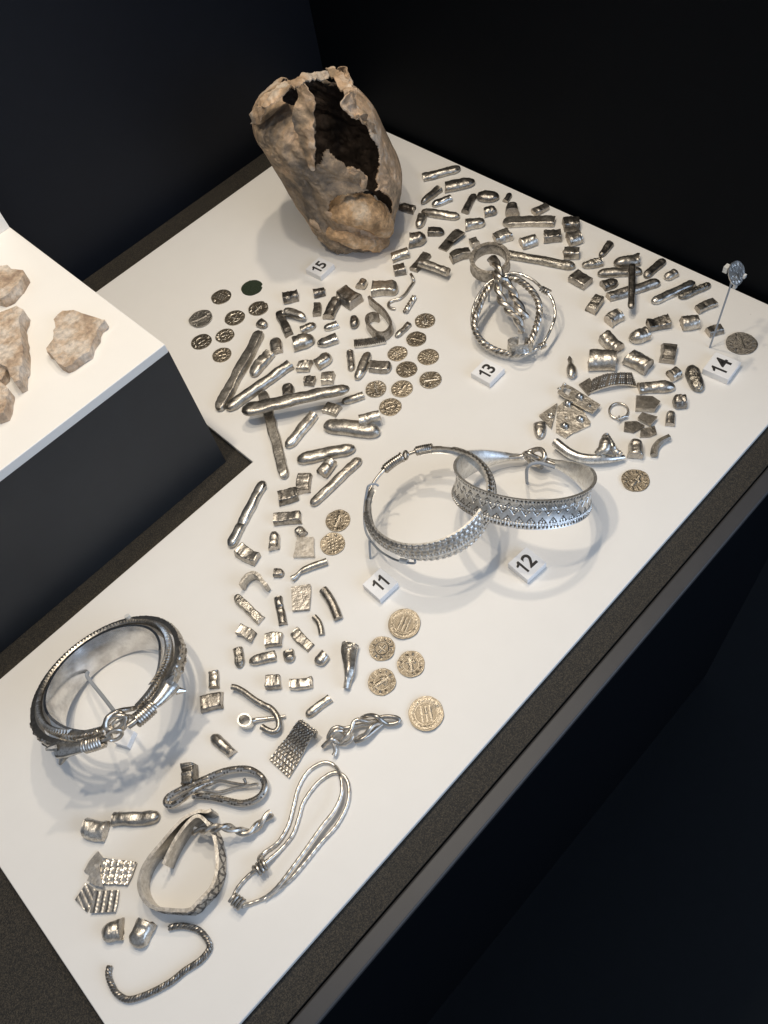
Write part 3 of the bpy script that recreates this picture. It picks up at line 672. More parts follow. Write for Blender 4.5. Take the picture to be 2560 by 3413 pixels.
plate('D', [(680, 830), (760, 825), (818, 855), (742, 900), (675, 888)], 0.0025, 'plate_fragment', 'scored five-sided plate of three overlapping thin plates', SILD, amp=0.00010)
plate('D', [(790, 880), (885, 858), (900, 910), (850, 930), (785, 932)], 0.002, 'plate_fragment', 'plate with an upturned corner, lowest of three thin plates', SILD, amp=0.00014)
plate('G', [(800, 1358), (955, 1352), (960, 1528), (766, 1532), (785, 1450)], 0.0035, 'plate_fragment', 'thick square silver plate with ragged sides left of a coin pair', SILW, amp=0.00010, jag=0.0006)
plate('I', [(897, 520), (1108, 484), (1112, 560), (1095, 760), (908, 776)], 0.0035, 'plate_fragment', 'smooth upright rectangular plate with one rolled edge', SILD, amp=0.0001)
def stamps(poly_r, org, sc, kind):
    o = pt(poly_r, *org); e = (pt(poly_r, org[0] + 10, org[1]) - o).normalized(); f = Vector((-e.y, e.x, 0))
    def hf(x, y):
        d = Vector((x, y, 0)) - Vector((o.x, o.y, 0)); u, v = d.dot(e) / sc, d.dot(f) / sc
        if kind == 'tri':
            cu, cv = u % 1, v % 1
            if cu < 0.14: return 0.00025
            w = (cu - .14) / .86; return -0.00025 if abs(cv - .5) < 0.42 * w else 0.00005
        if kind == 'lines': return 0.0002 * (1 if (u % 1) < 0.3 else -0.3 * (math.sin(v * 9) > 0))
        if kind == 'score': return -0.0002 * ((u * 0.8 + v * 0.6) % 1 < 0.25)
        return 0
    return hf
plate('N', [(292, 745), (528, 772), (500, 850), (462, 930), (270, 920)], 0.0014, 'plate_fragment', 'stamped plate covered in rows of small triangles', SIL, z0=0.0014, step=0.0007, hf=stamps('N', (292, 745), 0.0042, 'tri'), jag=0.0004)
plate('N', [(262, 697), (300, 745), (285, 795), (215, 868), (165, 838), (200, 770)], 0.0013, 'plate_fragment', 'plain plate corner tucked behind the triangle-stamped plate', SIL, amp=0.00014)
plate('N', [(240, 788), (275, 790), (285, 900), (302, 950), (240, 935), (186, 903)], 0.0013, 'plate_fragment', 'bent plain plate lying along the edge of the triangle-stamped plate', SIL, z0=0.0028, amp=0.0001)
plate('N', [(180, 920), (262, 975), (215, 1060), (186, 1122), (103, 1034)], 0.0013, 'plate_fragment', 'small plate scored with straight parallel lines', SIL, step=0.0008, hf=stamps('N', (180, 920), 0.0035, 'score'))
plate('N', [(238, 972), (406, 968), (395, 1060), (380, 1118), (206, 1126)], 0.0013, 'plate_fragment', 'small plate stamped in vertical bands beside the scored plate', SIL, z0=0.0014, step=0.0008, hf=stamps('N', (235, 970), 0.0042, 'lines'))
# brooch pieces
def disc_hole(r, x, y, px):
    c = pt(r, x, y); R = rad(r, x, y, px); return lambda a, b: (a - c.x) ** 2 + (b - c.y) ** 2 < R * R
def dome(r, x, y, px, z0, parent, name='boss', mat=None, hh=1.1):
    c = pt(r, x, y, z0); R = rad(r, x, y, px, z0); V = []; F = []; n, m = 7, 18
    prof = [(1.25, 0), (1.22, .14), (.98, .16), (.95, .45 * hh), (.74, .8 * hh), (.4, hh), (.05, 1.12 * hh)]
    for q, zz in prof:
        for k in range(m): a = 2 * math.pi * k / m; V.append((c.x + R * q * math.cos(a), c.y + R * q * math.sin(a), z0 + R * zz))
    for j in range(len(prof) - 1):
        for k in range(m): F.append((j * m + k, j * m + (k + 1) % m, (j + 1) * m + (k + 1) % m, (j + 1) * m + k))
    F += [tuple(range(m)), tuple(range((len(prof) - 1) * m, len(prof) * m))]
    return mk(name, V, F, mat or SILB, parent=parent)
br = root('brooch_plate', pt('a3', 560, 700), 'broken brooch plate with three round bosses', 'brooch fragment', GI)
P = [pt('a3', x, y, .0022) for x, y in [(355, 640), (370, 500), (500, 390), (600, 400), (770, 540), (820, 640), (895, 740), (880, 790), (600, 920), (500, 985), (345, 890)]]
V, F = slabVF(P, 0.0018, 0.0004, step=0.0011, amp=0.00014, jag=0.0006, hole=disc_hole('a3', 512, 690, 34)); mk('plate', V, F, SIL, parent=br)
for x, y in ((530, 450), (725, 690), (480, 800)): dome('a3', x, y + 14, 62, 0.0021, br)
br2 = root('brooch_strip', pt('a3', 720, 380), 'broken brooch strip with one boss and a square opening', 'brooch fragment', GI)
q1, q2 = pt('a3', 470, 240, .006), pt('a3', 590, 300, .006)
P = [pt('a3', x, y, .006) for x, y in [(480, 130), (600, 185), (1050, 465), (925, 600), (560, 400), (370, 270), (400, 200)]]
sqx = lambda a, b: inside([(p.x, p.y) for p in (pt('a3', 445, 255, .006), pt('a3', 480, 175, .006), pt('a3', 600, 215, .006), pt('a3', 540, 325, .006))], a, b)
V, F = slabVF(P, 0.0018, 0.0042, step=0.001, amp=0.00010, hole=sqx); mk('plate', V, F, SIL, parent=br2)
dome('a3', 718, 350, 58, 0.0060, br2); dome('a3', 868, 478, 30, 0.0060, br2, 'rivet', None, 0.5); dome('a3', 480, 150, 26, 0.0055, br2, 'knob'); dome('a3', 400, 215, 26, 0.0055, br2, 'knob')
br3 = root('brooch_corner', pt('a3', 260, 640), 'triangular brooch corner with a small ringed rivet hole', 'brooch fragment', GI)
P = [pt('a3', x, y, .0022) for x, y in [(80, 632), (368, 438), (310, 690), (275, 835)]]
V, F = slabVF(P, 0.0018, 0.0003, step=0.001, amp=0.0001, hole=disc_hole('a3', 262, 640, 24)); mk('plate', V, F, SIL, parent=br3)
c = pt('a3', 262, 640, .0023); R = rad('a3', 262, 640, 36, .002)
V, F = tubeVF([c + Vector((R * math.cos(a), R * math.sin(a), 0)) for a in [2 * math.pi * k / 24 for k in range(24)]], R * 0.3, 8, True); mk('rivet_collar', V, F, SILB, parent=br3)
# ------------------------------------------------------------------ rods, wires, strips
def wire(r, pts, rpx, name, label, mat=None, cat='silver wire', z=None, n=8, closed=False, group=None, wob=0.08, squash=1.0, nseg=10, rf=None, tip=False):
    R = rad(r, pts[0][0], pts[0][1], rpx); zz = R * squash + 0.0001 if z is None else z
    P = ppath(r, pts, zz, n, closed); P, _ = resample(P, R * 0.7, closed)
    V, F = tubeVF(P, (lambda t: R * rf(t)) if rf else R, nseg, closed, wob, squash, random.random() * 50, tip)
    o = mk(name, V, F, mat or SILW, org=centroid(P), ang=50)
    return tag(o, label, cat, group)
wire('F', [(1265, 192, .004), (1288, 235, .004), (1290, 275), (1255, 325), (1210, 390), (1150, 440), (1085, 458), (1045, 480), (1040, 510), (1065, 535), (1108, 542)], 15, 'bent_wire', 'thin wavy silver wire bent like an S above the curled strip')
wire('I', [(905, 430), (950, 400), (1010, 345), (1120, 295), (1295, 235)], 34, 'bent_rod', 'bent tapering rod with a swollen end above the upright rectangular plate', SIL, 'silver fragment', group=GI, rf=lambda t: 1.1 - .45 * math.exp(-((t - .22) / .12) ** 2) + .1 * t)
wire('I', [(1250, 545), (1300, 610), (1360, 720), (1420, 870)], 52, 'bent_rod', 'dark curved rod with a round cut end right of the rectangular plate', SILD, 'silver fragment', group=GI, squash=.75)
wire('I', [(1150, 845), (1200, 905), (1225, 975), (1235, 1045)], 34, 'bent_rod', 'short curved rod right of the patterned flat bar', SIL, 'silver fragment', group=GI, squash=.8)
wire('D', [(880, 1062), (888, 1010), (925, 965), (985, 935)], 25, 'bent_rod', 'curved grey bar with squared ends below the bullet stub', SIL, 'silver fragment', group=GI, nseg=6, wob=.02)
wire('D', [(303, 385), (308, 425), (316, 470), (320, 530)], 34, 'cast_pendant', 'little skittle-shaped casting with a knobbed head', SIL, 'silver fragment', group=GI, rf=lambda t: .52 + .0 * t if t < .2 else (.35 if t < .34 else min(1, .35 + (t - .34) * 4)), squash=.8, tip=True)
wire('L', [(505, 460), (570, 475), (640, 515), (700, 560), (780, 615), (860, 660), (930, 695), (990, 760), (1025, 840), (1020, 920), (970, 958), (900, 940), (835, 900)], 33, 'hooked_rod', 'long silver rod curving into a hook', SIL, 'silver fragment', group=GI, nseg=8, z=.0048, squash=.9)
rp = root('ring_headed_pin', pt('L', 760, 840), 'ring-headed silver pin under the hook of the curved rod', 'pin', GI)
P = crom([pt('L', 655 + 72 * math.cos(a), 838 + 66 * math.sin(a), .006) for a in [2 * math.pi * k / 14 for k in range(14)]], 3, True)
rr = rad('L', 650, 840, 20)
V, F = sweep(P, lambda i, t: [(-rr * .5, -.005), (rr * .5, -.005), (rr * .7, 0), (rr * .5, .0022), (-rr * .5, .0022), (-rr * .7, 0)], True, Vector((0, 0, 1))); mk('head', V, F, SILB, parent=rp)
P = ppath('L', [(735, 838, .0035), (790, 825, .0025), (900, 812, .002), (1100, 786, .002)]); V, F = tubeVF(P, lambda t: rad('L', 900, 810, 30 - 12 * t), 10); mk('shaft', V, F, SILW, parent=rp)
# little clasped ring
cr_ = root('clasped_ring', pt('a3', 1340, 570), 'small thin silver finger ring with an overlapping clasp', 'ring')
P = crom([pt('a3', 1335 + 150 * math.cos(a), 565 + 122 * math.sin(a), .0022) for a in [2 * math.pi * k / 20 for k in range(20)]], 3, True)
V, F = tubeVF(P, rad('a3', 1340, 570, 17), 10, True); mk('hoop', V, F, SILW, parent=cr_)
P = ppath('a3', [(1300, 690, .003), (1350, 685, .004), (1420, 655, .004), (1480, 650, .003)]); V, F = tubeVF(P, rad('a3', 1340, 570, 15), 8); mk('clasp', V, F, SILB, parent=cr_)
P = ppath('a3', [(1345, 645, .0045), (1340, 680, .006), (1340, 715, .004)]); V, F = tubeVF(P, rad('a3', 1340, 570, 12), 8); mk('wire_end', V, F, SILB, parent=cr_)
# twisted rods
def twisted(name, label, r, pts, ns, Rpx, rpx, pitchpx, z=None, cat='twisted rod', mat=None, closed=False, group=None):
    R = rad(r, pts[0][0], pts[0][1], Rpx); q = rad(r, pts[0][0], pts[0][1], rpx); pi = rad(r, pts[0][0], pts[0][1], pitchpx)
    P = ppath(r, pts, R + q if z is None else z, 8, closed); c = centroid(P); o = root(name, c, label, cat, group)
    for k in range(ns):
        V, F = strandVF(P, ns, k, R, q, pi, closed); mk('strand', V, F, mat or SILW, parent=o)
    return o
twisted('twisted_rod', 'short twisted rod fragment beside the thin wavy wire', 'F', [(1300, 418), (1255, 490), (1208, 568)], 3, 14, 15, 110)
twisted('twisted_rod', 'twisted two-strand rod lying across the pear-shaped bracelet', 'a2', [(440, 1120, .010), (560, 1110, .013), (700, 1090, .0185), (830, 1060, .0185), (980, 1090, .013), (1130, 1130, .008), (1230, 1120, .006), (1340, 1030, .005), (1420, 950, .005), (1510, 870, .005)], 2, 28, 34, 420)
bc = twisted('braided_chain', 'fine braided silver chain lying in an S curve at the end of the board', 'N', [(755, 1228), (800, 1218), (870, 1217), (960, 1245), (1018, 1310), (1033, 1370), (970, 1452), (860, 1525), (760, 1605), (620, 1680), (500, 1722), (440, 1715), (385, 1672), (348, 1600), (334, 1545), (343, 1495)], 4, 11, 11, 80, cat='chain', mat=SILD)
# wire plait with looped end
kn = root('wire_plait', pt('a1', 700, 400), 'loose plait of thick silver wire with a looped end', 'plait')
for pts in ([(1000, 200, .007), (1150, 180, .006), (1290, 200, .005), (1335, 240, .004), (1280, 285, .004), (1150, 300, .004), (1060, 250, .007), (990, 190, .009), (900, 160, .008), (800, 175, .006), (740, 205, .004)],
            [(1030, 280, .004), (930, 310, .008), (860, 380, .009), (800, 460, .006), (720, 500, .004), (640, 560, .003)],
            [(1060, 300, .003), (960, 380, .0035), (850, 470, .005), (740, 540, .006), (640, 575, .004)],
            [(1000, 230, .004), (850, 265, .006), (700, 230, .009), (610, 270, .009), (580, 370, .009), (520, 470, .010), (450, 540, .008), (400, 600, .004)],
            [(860, 320, .003), (760, 310, .0035), (660, 330, .004), (560, 350, .005), (450, 370, .006), (370, 350, .008), (280, 380, .008), (220, 480, .006), (215, 540, .004)],
            [(600, 480, .007), (560, 560, .006), (480, 605, .005), (390, 610, .004), (340, 570, .006), (270, 540, .009), (190, 590, .006), (125, 660, .003)],
            [(470, 450, .006), (400, 400, .009), (310, 420, .010), (250, 480, .008), (260, 560, .006), (310, 650, .005), (325, 730, .004), (295, 800, .0035)]):
    P, _ = resample(ppath('a1', pts), .0012); V, F = tubeVF(P, rad('a1', 700, 400, 36), 10, False, .06); mk('wire', V, F, SILW, parent=kn)
# ribbons -----------------------------------------------------------
def ribbonVF(P, hgt, th, up=Vector((0, 0, 1)), nh=6, hf=None, closed=False):
    """strip standing with its width along up; P is the middle line; hgt may depend on t"""
    hq = hgt if callable(hgt) else (lambda t: hgt)
    def sec(i, t):
        H = hq(t); o = []
        for k in range(nh + 1):
            b = -H / 2 + H * k / nh; a = th / 2 + (hf(i, t, k / nh) if hf else 0)
            o.append((a, b))
        for k in range(nh + 1): b = H / 2 - H * k / nh; o.append((-th / 2, b))
        return o
    return sweep(P, sec, closed, up)
def standing(r, pts, zt, th, name, label, cat, mat=None, hf=None, n=8, nh=6, group=None, step=0.0012, hgt=None, fmf=None):
    """strip standing on edge on the board; pts trace its upper rim"""
    P = ppath(r, pts, zt, n); P, _ = resample(P, step)
    P = [Vector((p.x, p.y, zt / 2 + .0001)) for p in P]
    V, F = ribbonVF(P, hgt or zt, th, nh=nh, hf=hf)
    m = 2 * (nh + 1); fm = [1 if fmf and k < nh and fmf(i, (i + .5) / len(P), (k + .5) / nh) else 0 for i in range(len(P) - 1) for k in range(m)] + [0, 0]
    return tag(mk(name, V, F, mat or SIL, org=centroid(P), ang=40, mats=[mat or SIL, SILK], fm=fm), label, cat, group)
standing('F', [(840, 412), (900, 470), (985, 540), (1045, 630), (1062, 700), (1010, 768), (930, 775), (860, 720), (818, 660), (828, 605), (880, 580), (935, 592)], .0105, .0026, 'curled_strip', 'silver strip curled into an open loop', 'silver strip', SILD, group=GI)
standing('I', [(335, 492), (365, 430), (415, 378), (478, 358), (535, 385), (565, 430), (585, 462), (625, 500)], .010, .0028, 'arched_strip', 'arched silver strip fragment like half a finger ring', 'silver strip', SIL, group=GI)
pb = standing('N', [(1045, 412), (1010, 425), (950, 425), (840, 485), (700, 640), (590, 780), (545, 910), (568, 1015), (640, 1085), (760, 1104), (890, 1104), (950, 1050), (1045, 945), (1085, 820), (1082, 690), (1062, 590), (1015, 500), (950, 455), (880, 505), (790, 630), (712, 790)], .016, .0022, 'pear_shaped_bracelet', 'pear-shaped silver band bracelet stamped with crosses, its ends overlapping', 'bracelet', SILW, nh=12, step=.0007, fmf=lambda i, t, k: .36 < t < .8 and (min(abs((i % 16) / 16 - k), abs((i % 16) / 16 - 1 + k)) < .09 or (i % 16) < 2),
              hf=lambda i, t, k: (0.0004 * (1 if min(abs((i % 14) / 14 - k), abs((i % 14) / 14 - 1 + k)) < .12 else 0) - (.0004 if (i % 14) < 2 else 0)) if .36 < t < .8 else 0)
def flat_strip(r, left, right, zs, th, name, label, cat, mat=None, group=None, hf=None, nw=10, n=10, dark=None):
    """strip given by its two long edges in the crop with heights along it"""
    A = crom([pt(r, x, y, z) for (x, y), z in zip(left, zs)], n); B = crom([pt(r, x, y, z) for (x, y), z in zip(right, zs)], n)
    m = len(A); V = []; F = []
    if (A[1] - A[0]).cross(B[0] - A[0]).z < 0: A, B = B, A
    for i in range(m):
        a, b = A[i], B[i]; T = (A[min(m - 1, i + 1)] - A[max(0, i - 1)]); nn = T.cross(b - a).normalized()
        top = []; bot = []
        for k in range(nw + 1):
            p = a.lerp(b, k / nw); d = hf(i / (m - 1), k / nw) if hf else 0
            top.append(p + nn * (th / 2 + d)); bot.append(p - nn * th / 2)
        V += top + bot[::-1]
    w = 2 * (nw + 1)
    for i in range(m - 1):
        for k in range(w): l = (k + 1) % w; F.append((i * w + k, i * w + l, (i + 1) * w + l, (i + 1) * w + k))
    F += [tuple(range(w)), tuple(range((m - 1) * w, m * w))]
    fm = [1 if k < nw and hf and dark is not None and hf((i + .5) / (m - 1), (k + .5) / nw) < dark else 0 for i in range(m - 1) for k in range(w)] + [0, 0]
    return tag(mk(name, V, F, mat or SIL, org=centroid(A), ang=40, mats=[mat or SIL, SILK], fm=fm), label, cat, group)
flat_strip('L', [(922, 1270), (1030, 1120), (1130, 1000), (1195, 900), (1250, 835), (1290, 850), (1275, 920)], [(1140, 1475), (1245, 1300), (1320, 1150), (1370, 1050), (1430, 965), (1450, 975), (1440, 1030)],
           [.0012, .0016, .0035, .0075, .0105, .0080, .0022], .0012, 'folded_strip', 'broad stamped silver strip folded over at one end', 'silver strip', group=GI, nw=44, n=24, dark=-.0001,
           hf=lambda t, k: (0.0005 if (math.sin(t * 74) * math.sin(k * 42 + 1.5 * math.sin(t * 37)) > .15) else -.0002) - (.0006 if abs(k - .46) < .07 else 0))
flat_strip('B', [(445, 905), (560, 770), (600, 735), (622, 728), (612, 745), (570, 775), (520, 818)], [(520, 935), (640, 810), (665, 790), (690, 770), (680, 770), (640, 800), (580, 845)],
           [.001, .001, .0018, .0042, .0062, .0062, .0058], .0016, 'folded_strip', 'small narrow strip doubled back on itself near the back of the board', 'silver strip', SILD, GI)
flat_strip('D', [(462, 545), (540, 512), (620, 500), (690, 498), (725, 500)], [(440, 640), (505, 612), (600, 585), (690, 580), (760, 592)], [.0012, .0045, .006, .0045, .0012], .0014, 'embossed_strip', 'arched silver strip punched with rows of dots', 'silver strip', group=GI, nw=30, n=24, dark=.0003,
           hf=lambda t, k: .0006 if (t * 22) % 1 < .55 and (k * 7) % 1 < .5 and int(t * 22) % 4 else 0)
plate('D', [(368, 575), (440, 530), (490, 602), (432, 648)], 0.0018, 'plate_fragment', 'plain plate end touching the dotted arched strip', SILD, amp=.0001)
flat_strip('F', [(694, 860), (780, 852), (860, 842), (1003, 822)], [(697, 928), (800, 920), (900, 905), (1015, 884)], [.002] * 4, .0022, 'ribbed_strip', 'flat strip with beaded edges below the curled strip', 'silver strip', SILB, GI, nw=24, n=36, dark=.0003,
           hf=lambda t, k: .0007 if ((k < .22 or k > .78) and (t * 17) % 1 < .6) else (.0002 * math.sin(t * 60)))
flat_strip('J', [(303, 635), (290, 750), (320, 900), (335, 1000), (315, 1140)], [(485, 675), (455, 790), (435, 950), (400, 1060), (385, 1150)], [.003, .004, .006, .004, .002], .003, 'twisted_spatula', 'spatula-shaped silver piece twisting to a narrow foot', 'silver fragment', SIL, GI, nw=12, n=12,
           hf=lambda t, k: .0022 * math.sin(math.pi * k) + (.0005 * math.sin(60 * math.hypot(t * 3, k - .5)) if t < .2 else 0))
# animal-headed curved terminal
an = root('beast_terminal', pt('a3', 850, 1200), 'curved silver bar ending in a ribbed beast head', 'silver fragment')
P, _ = resample(ppath('a3', [(335, 1060, .008), (420, 1130, .008), (560, 1230, .0075), (720, 1300, .007), (900, 1325, .007), (1100, 1320, .007), (1250, 1320, .006), (1420, 1300, .004)]), .0015)
V, F = tubeVF(P, lambda t: rad('a3', 800, 1300, 78 * (1 - .45 * max(0, t - .7) / .3)), 14, False, .03); mk('bar', V, F, SILB, parent=an)
P, _ = resample(ppath('a3', [(975, 1250, .011), (1060, 1190, .013), (1110, 1150, .014), (1120, 1060, .0145), (1110, 960, .011)]), .001)
V, F = tubeVF(P, lambda t: rad('a3', 1100, 1100, 40 + 55 * math.sin(math.pi * min(1, t * 1.1)) + 5 * math.sin(t * 60)), 14, False, .05, .7); mk('head', V, F, SIL, parent=an)
P, _ = resample(ppath('a3', [(1130, 950, .010), (1190, 1040, .011), (1240, 1130, .012), (1270, 1190, .011), (1370, 1260, .008)]), .001)
V, F = tubeVF(P, lambda t: rad('a3', 1100, 1100, 50 + 8 * math.sin(t * 50)), 12, False, .05); mk('crest', V, F, SIL, parent=an)
# snake-patterned bracelet
sb = root('patterned_bracelet', pt('a2', 800, 520), 'crumpled bracelet of lozenge-patterned flat rod wound round on itself', 'bracelet')
P, _ = resample(ppath('a2', [(430, 632, .004), (560, 640, .004), (720, 660, .004), (900, 700, .0042), (1080, 738, .0046), (1230, 715, .005), (1360, 640, .0054), (1425, 520, .0058), (1400, 400, .006), (1300, 310, .006), (1180, 265, .006), (1000, 270, .006), (820, 310, .006), (640, 385, .006), (450, 470, .0062), (250, 560, .0062), (110, 640, .0062), (60, 710, .006), (95, 765, .006), (180, 745, .007), (300, 670, .0095), (430, 570, .0115), (560, 500, .009), (700, 455, .005)]), .0011)
hw = rad('a2', 800, 520, 42)
V, F = sweep(P, lambda i, t: [(a * (1 - .6 * max(0, (t - .82) / .18)), b + (.00035 if (b > 0 and abs(((i % 9) / 9) * 2 - 1) < abs(a / hw)) else 0)) for a, b in ((-hw, -.0012), (0, -.0028), (hw, -.0012), (hw, .0012), (hw * .5, .0022), (0, .0028), (-hw * .5, .0022), (-hw, .0012))], False, Vector((0, 0, 1)))
fm = [1 if 3 <= k <= 6 and min(abs((i % 9) / 9 - (k - 2.5) / 4), abs((i % 9) / 9 - 1 + (k - 2.5) / 4)) < .09 else 0 for i in range(len(P) - 1) for k in range(8)] + [0, 0]
mk('band', V, F, SILW, parent=sb, mats=[SILW, SILK], fm=fm)
for pts in ([(700, 455, .0045), (790, 425, .0045), (900, 440, .0045), (1050, 468, .004), (1150, 475, .004), (1150, 430, .006), (1130, 390, .007)], [(560, 545, .0045), (650, 560, .003), (740, 580, .003), (860, 565, .003), (1000, 525, .003), (1200, 490, .004), (1300, 470, .005), (1330, 480, .005)]):
    P, _ = resample(ppath('a2', pts), .0012); V, F = tubeVF(P, rad('a2', 800, 500, 21), 8, False, .05); mk('wire', V, F, SILW, parent=sb)
# long double wire loop
dl = root('wire_loop_bracelet', pt('M', 650, 1000), 'long squeezed loop of two beaded wires with coiled knots', 'bracelet')
q = rad('M', 700, 900, 16.5)
for nm, pts in (('wire', [(405, 1255, .0055), (385, 1215, .005), (430, 1165), (540, 1080), (620, 945), (660, 800), (700, 650), (780, 520), (900, 453), (990, 485), (1035, 580, .0055), (1040, 700, .006), (985, 830, .006), (880, 965, .006), (750, 1150, .006), (640, 1300, .006), (530, 1440, .005), (420, 1528), (260, 1588)]),
                ('wire', [(430, 1250, .005), (560, 1140), (655, 1020), (705, 880), (740, 765), (840, 625), (940, 548), (1010, 535), (1075, 580), (1100, 680), (1080, 800), (1000, 950), (885, 1078), (765, 1228), (650, 1362), (545, 1448), (430, 1535, .002)]),
                ('wire', [(440, 1235, .004), (395, 1275, .0045), (330, 1325), (245, 1410), (192, 1500), (215, 1570), (260, 1590)])):
    P, _ = resample(ppath('M', pts, q + .0001), .0008)
    V, F = tubeVF(P, (lambda t: q * (1 + .05 * math.sin(t * len(P) * 1.1))), 9); mk(nm, V, F, SILW, parent=dl)
def coil(r, A, B, Rpx, rpx, turns, z, parent, name='coil', mat=None, ex=1.0):
    a, b = pt(r, *A, z), pt(r, *B, z); d = (b - a); n = int(turns * 16); T = d.normalized(); s = T.cross(Vector((0, 0, 1))).normalized(); u = s.cross(T)
    R = rad(r, A[0], A[1], Rpx, z); P = [a + d * i / n + s * R * math.cos(2 * math.pi * turns * i / n) + u * R * ex * math.sin(2 * math.pi * turns * i / n) for i in range(n + 1)]
    V, F = tubeVF(P, rad(r, A[0], A[1], rpx, z), 8); return mk(name, V, F, mat or SILW, parent=parent)
coil('M', (440, 1250), (360, 1315), 42, 13, 3.2, .0068, dl, 'coil', None, .55); coil('M', (255, 1580), (175, 1525), 40, 13, 3.4, .0066, dl, 'coil', None, .55)
# ------------------------------------------------------------------ standing rings
def fit(r, left, right, far, near, zm, prefer, zlr=0.0):
    l, R = pt(r, *left, zm - zlr), pt(r, *right, zm + zlr); D = (R - l).length; best = None
    for k in range(-400, 401):
        dz = k * 0.0002; f, n = pt(r, *far, zm - dz), pt(r, *near, zm + dz); e = abs((f - n).length - D) + 1e-4 * abs(dz - prefer) * 20
        if best is None or e < best[0]: best = (e, dz, f, n)
    _, dz, f, n = best; C = (f + n) / 2; u = (R - l) / 2; v = (f - n) / 2
    u = u.normalized(); v = (v - u * v.dot(u)).normalized(); return C, u, v, u.cross(v).normalized(), D / 2, dz
def arc(C, u, v, R, a0, a1, n, asp=1.0): return [C + u * R * math.cos(a) + v * R * asp * math.sin(a) for a in [a0 + (a1 - a0) * i / n for i in range(n + 1)]]
def bandVF(P, nrm, width, th, nh=16, hf=None, flare=0.0, closed=False):
    n = len(P); c = centroid(P); C = sum(P, Vector((0, 0, 0))) / n; V = []; F = []
    for i, p in enumerate(P):
        t = i / (n - 1); w = width(t); T = (P[min(n - 1, i + 1)] - P[max(0, i - 1)]).normalized(); out = T.cross(nrm).normalized()
        if out.dot(p - C) < 0: out = -out
        o, q = [], []
        for k in range(nh + 1):
            s = k / nh * 2 - 1; fl = flare * s * s
            o.append(p + nrm * w / 2 * s + out * (th / 2 + fl + (hf(t, s, w) if hf else 0))); q.append(p + nrm * w / 2 * s + out * (-th / 2 + fl))
        V += o + q[::-1]
    m = 2 * (nh + 1)
    for i in range(n - 1):
        for k in range(m): l = (k + 1) % m; F.append((i * m + k, i * m + l, (i + 1) * m + l, (i + 1) * m + k))
    F += [tuple(range(m)), tuple(range((n - 1) * m, n * m))]; return V, F
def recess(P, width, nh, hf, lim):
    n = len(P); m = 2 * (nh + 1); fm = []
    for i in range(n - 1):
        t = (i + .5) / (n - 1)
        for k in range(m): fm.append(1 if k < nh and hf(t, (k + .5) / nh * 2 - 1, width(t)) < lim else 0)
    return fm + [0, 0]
def rodmount(name, label, paths, rpx, r, tubes=()):
    o = root(name, pt(r, paths[0][0][0], paths[0][0][1]), label, 'display mount')
    for pts in paths:
        P, _ = resample(ppath(r, pts), .0015); V, F = tubeVF(P, rad(r, pts[0][0], pts[0][1], rpx, pts[0][2]), 10); mk('rod', V, F, RODM, parent=o)
    for (x, y, z), (x2, y2, z2), px in tubes:
        V, F = tubeVF([pt(r, x, y, z), pt(r, x2, y2, z2)], rad(r, x, y, px, z), 10); mk('tubing', V, F, CLEAR, parent=o)
    return o
TAU = 2 * math.pi
# arm ring 12: triangle-stamped band with knotted ends
C, u, v, nn, R, dz = fit('H', (672, 310), (1470, 430), (1060, 235), (1130, 570), .036, .03)
r12 = root('stamped_arm_ring', (C.x, C.y, 0), 'wide flared arm ring stamped with triangles and knotted behind', 'arm ring')
w12 = pt('H', 1130, 490, .05); ww = rad('H', 1130, 560, 178, .05) / 0.92
def tri(t, s, w):
    L = t * TAU * R / .0095; q = s * w / 2 / .0095
    if w < .012: return 0
    if abs(s) > .80: return -.0006 if (t * TAU * R / .0028) % 1 < .5 and abs(s) < .95 else .0003
    if abs(s) > .68: return .0005 * ((t * TAU * R / .002) % 1 < .5)
    g = (s + .68) / 1.36 * 3; row = int(g); ly = g - row; lx = (t * TAU * R / .0082 + row * .5) % 1
    if row % 2: ly = 1 - ly
    if .12 < ly < .88 and abs(lx - .5) < .41 * (1 - (ly - .1) / .8):
        for a, b in ((.36, .24), (.64, .24), (.5, .52)):
            if math.hypot(lx - a, ly - b) < .12: return -.0001
        return -.00052
    return .0001
P = arc(C, u, v, R, math.radians(98), math.radians(98 + 344), 760)
wf = lambda t: ww * min(1, .24 + 5.5 * max(0, min(t, 1 - t) - .03))
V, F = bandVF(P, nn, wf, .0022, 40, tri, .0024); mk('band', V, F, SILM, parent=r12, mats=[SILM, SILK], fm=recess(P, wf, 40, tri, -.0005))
def onring(C, u, v, R, deg, dr=0, dn=0): a = math.radians(deg); return C + (u * math.cos(a) + v * math.sin(a)) * (R + dr) + nn * dn
P = crom([onring(C, u, v, R, d, dr, dn) for d, dr, dn in ((112, 0, 0), (101, .001, .001), (92, .004, .006), (84, .002, .009), (78, -.003, .006), (82, -.005, 0), (90, -.001, -.003), (94, .004, 0), (91, .004, .006))], 8)
V, F = tubeVF(P, .0021, 10); mk('knot', V, F, SILW, parent=r12)
P = crom([onring(C, u, v, R, d, dr, dn) for d, dr, dn in ((68, 0, 0), (78, 0, .001), (87, -.003, .004), (95, -.002, .006), (98, .003, .002), (92, .005, -.003), (85, .002, -.005), (80, -.002, -.004))], 8)
V, F = tubeVF(P, .0020, 10); mk('knot', V, F, SILW, parent=r12)
rodmount('ring_mount', 'bent grey rod holding up the triangle-stamped arm ring', [[(1118, 385, 0), (1116, 350, .012), (1118, 300, .026), (1140, 272, .031), (1190, 262, .031), (1240, 275, .030), (1290, 292, .029)]], 10, 'H')
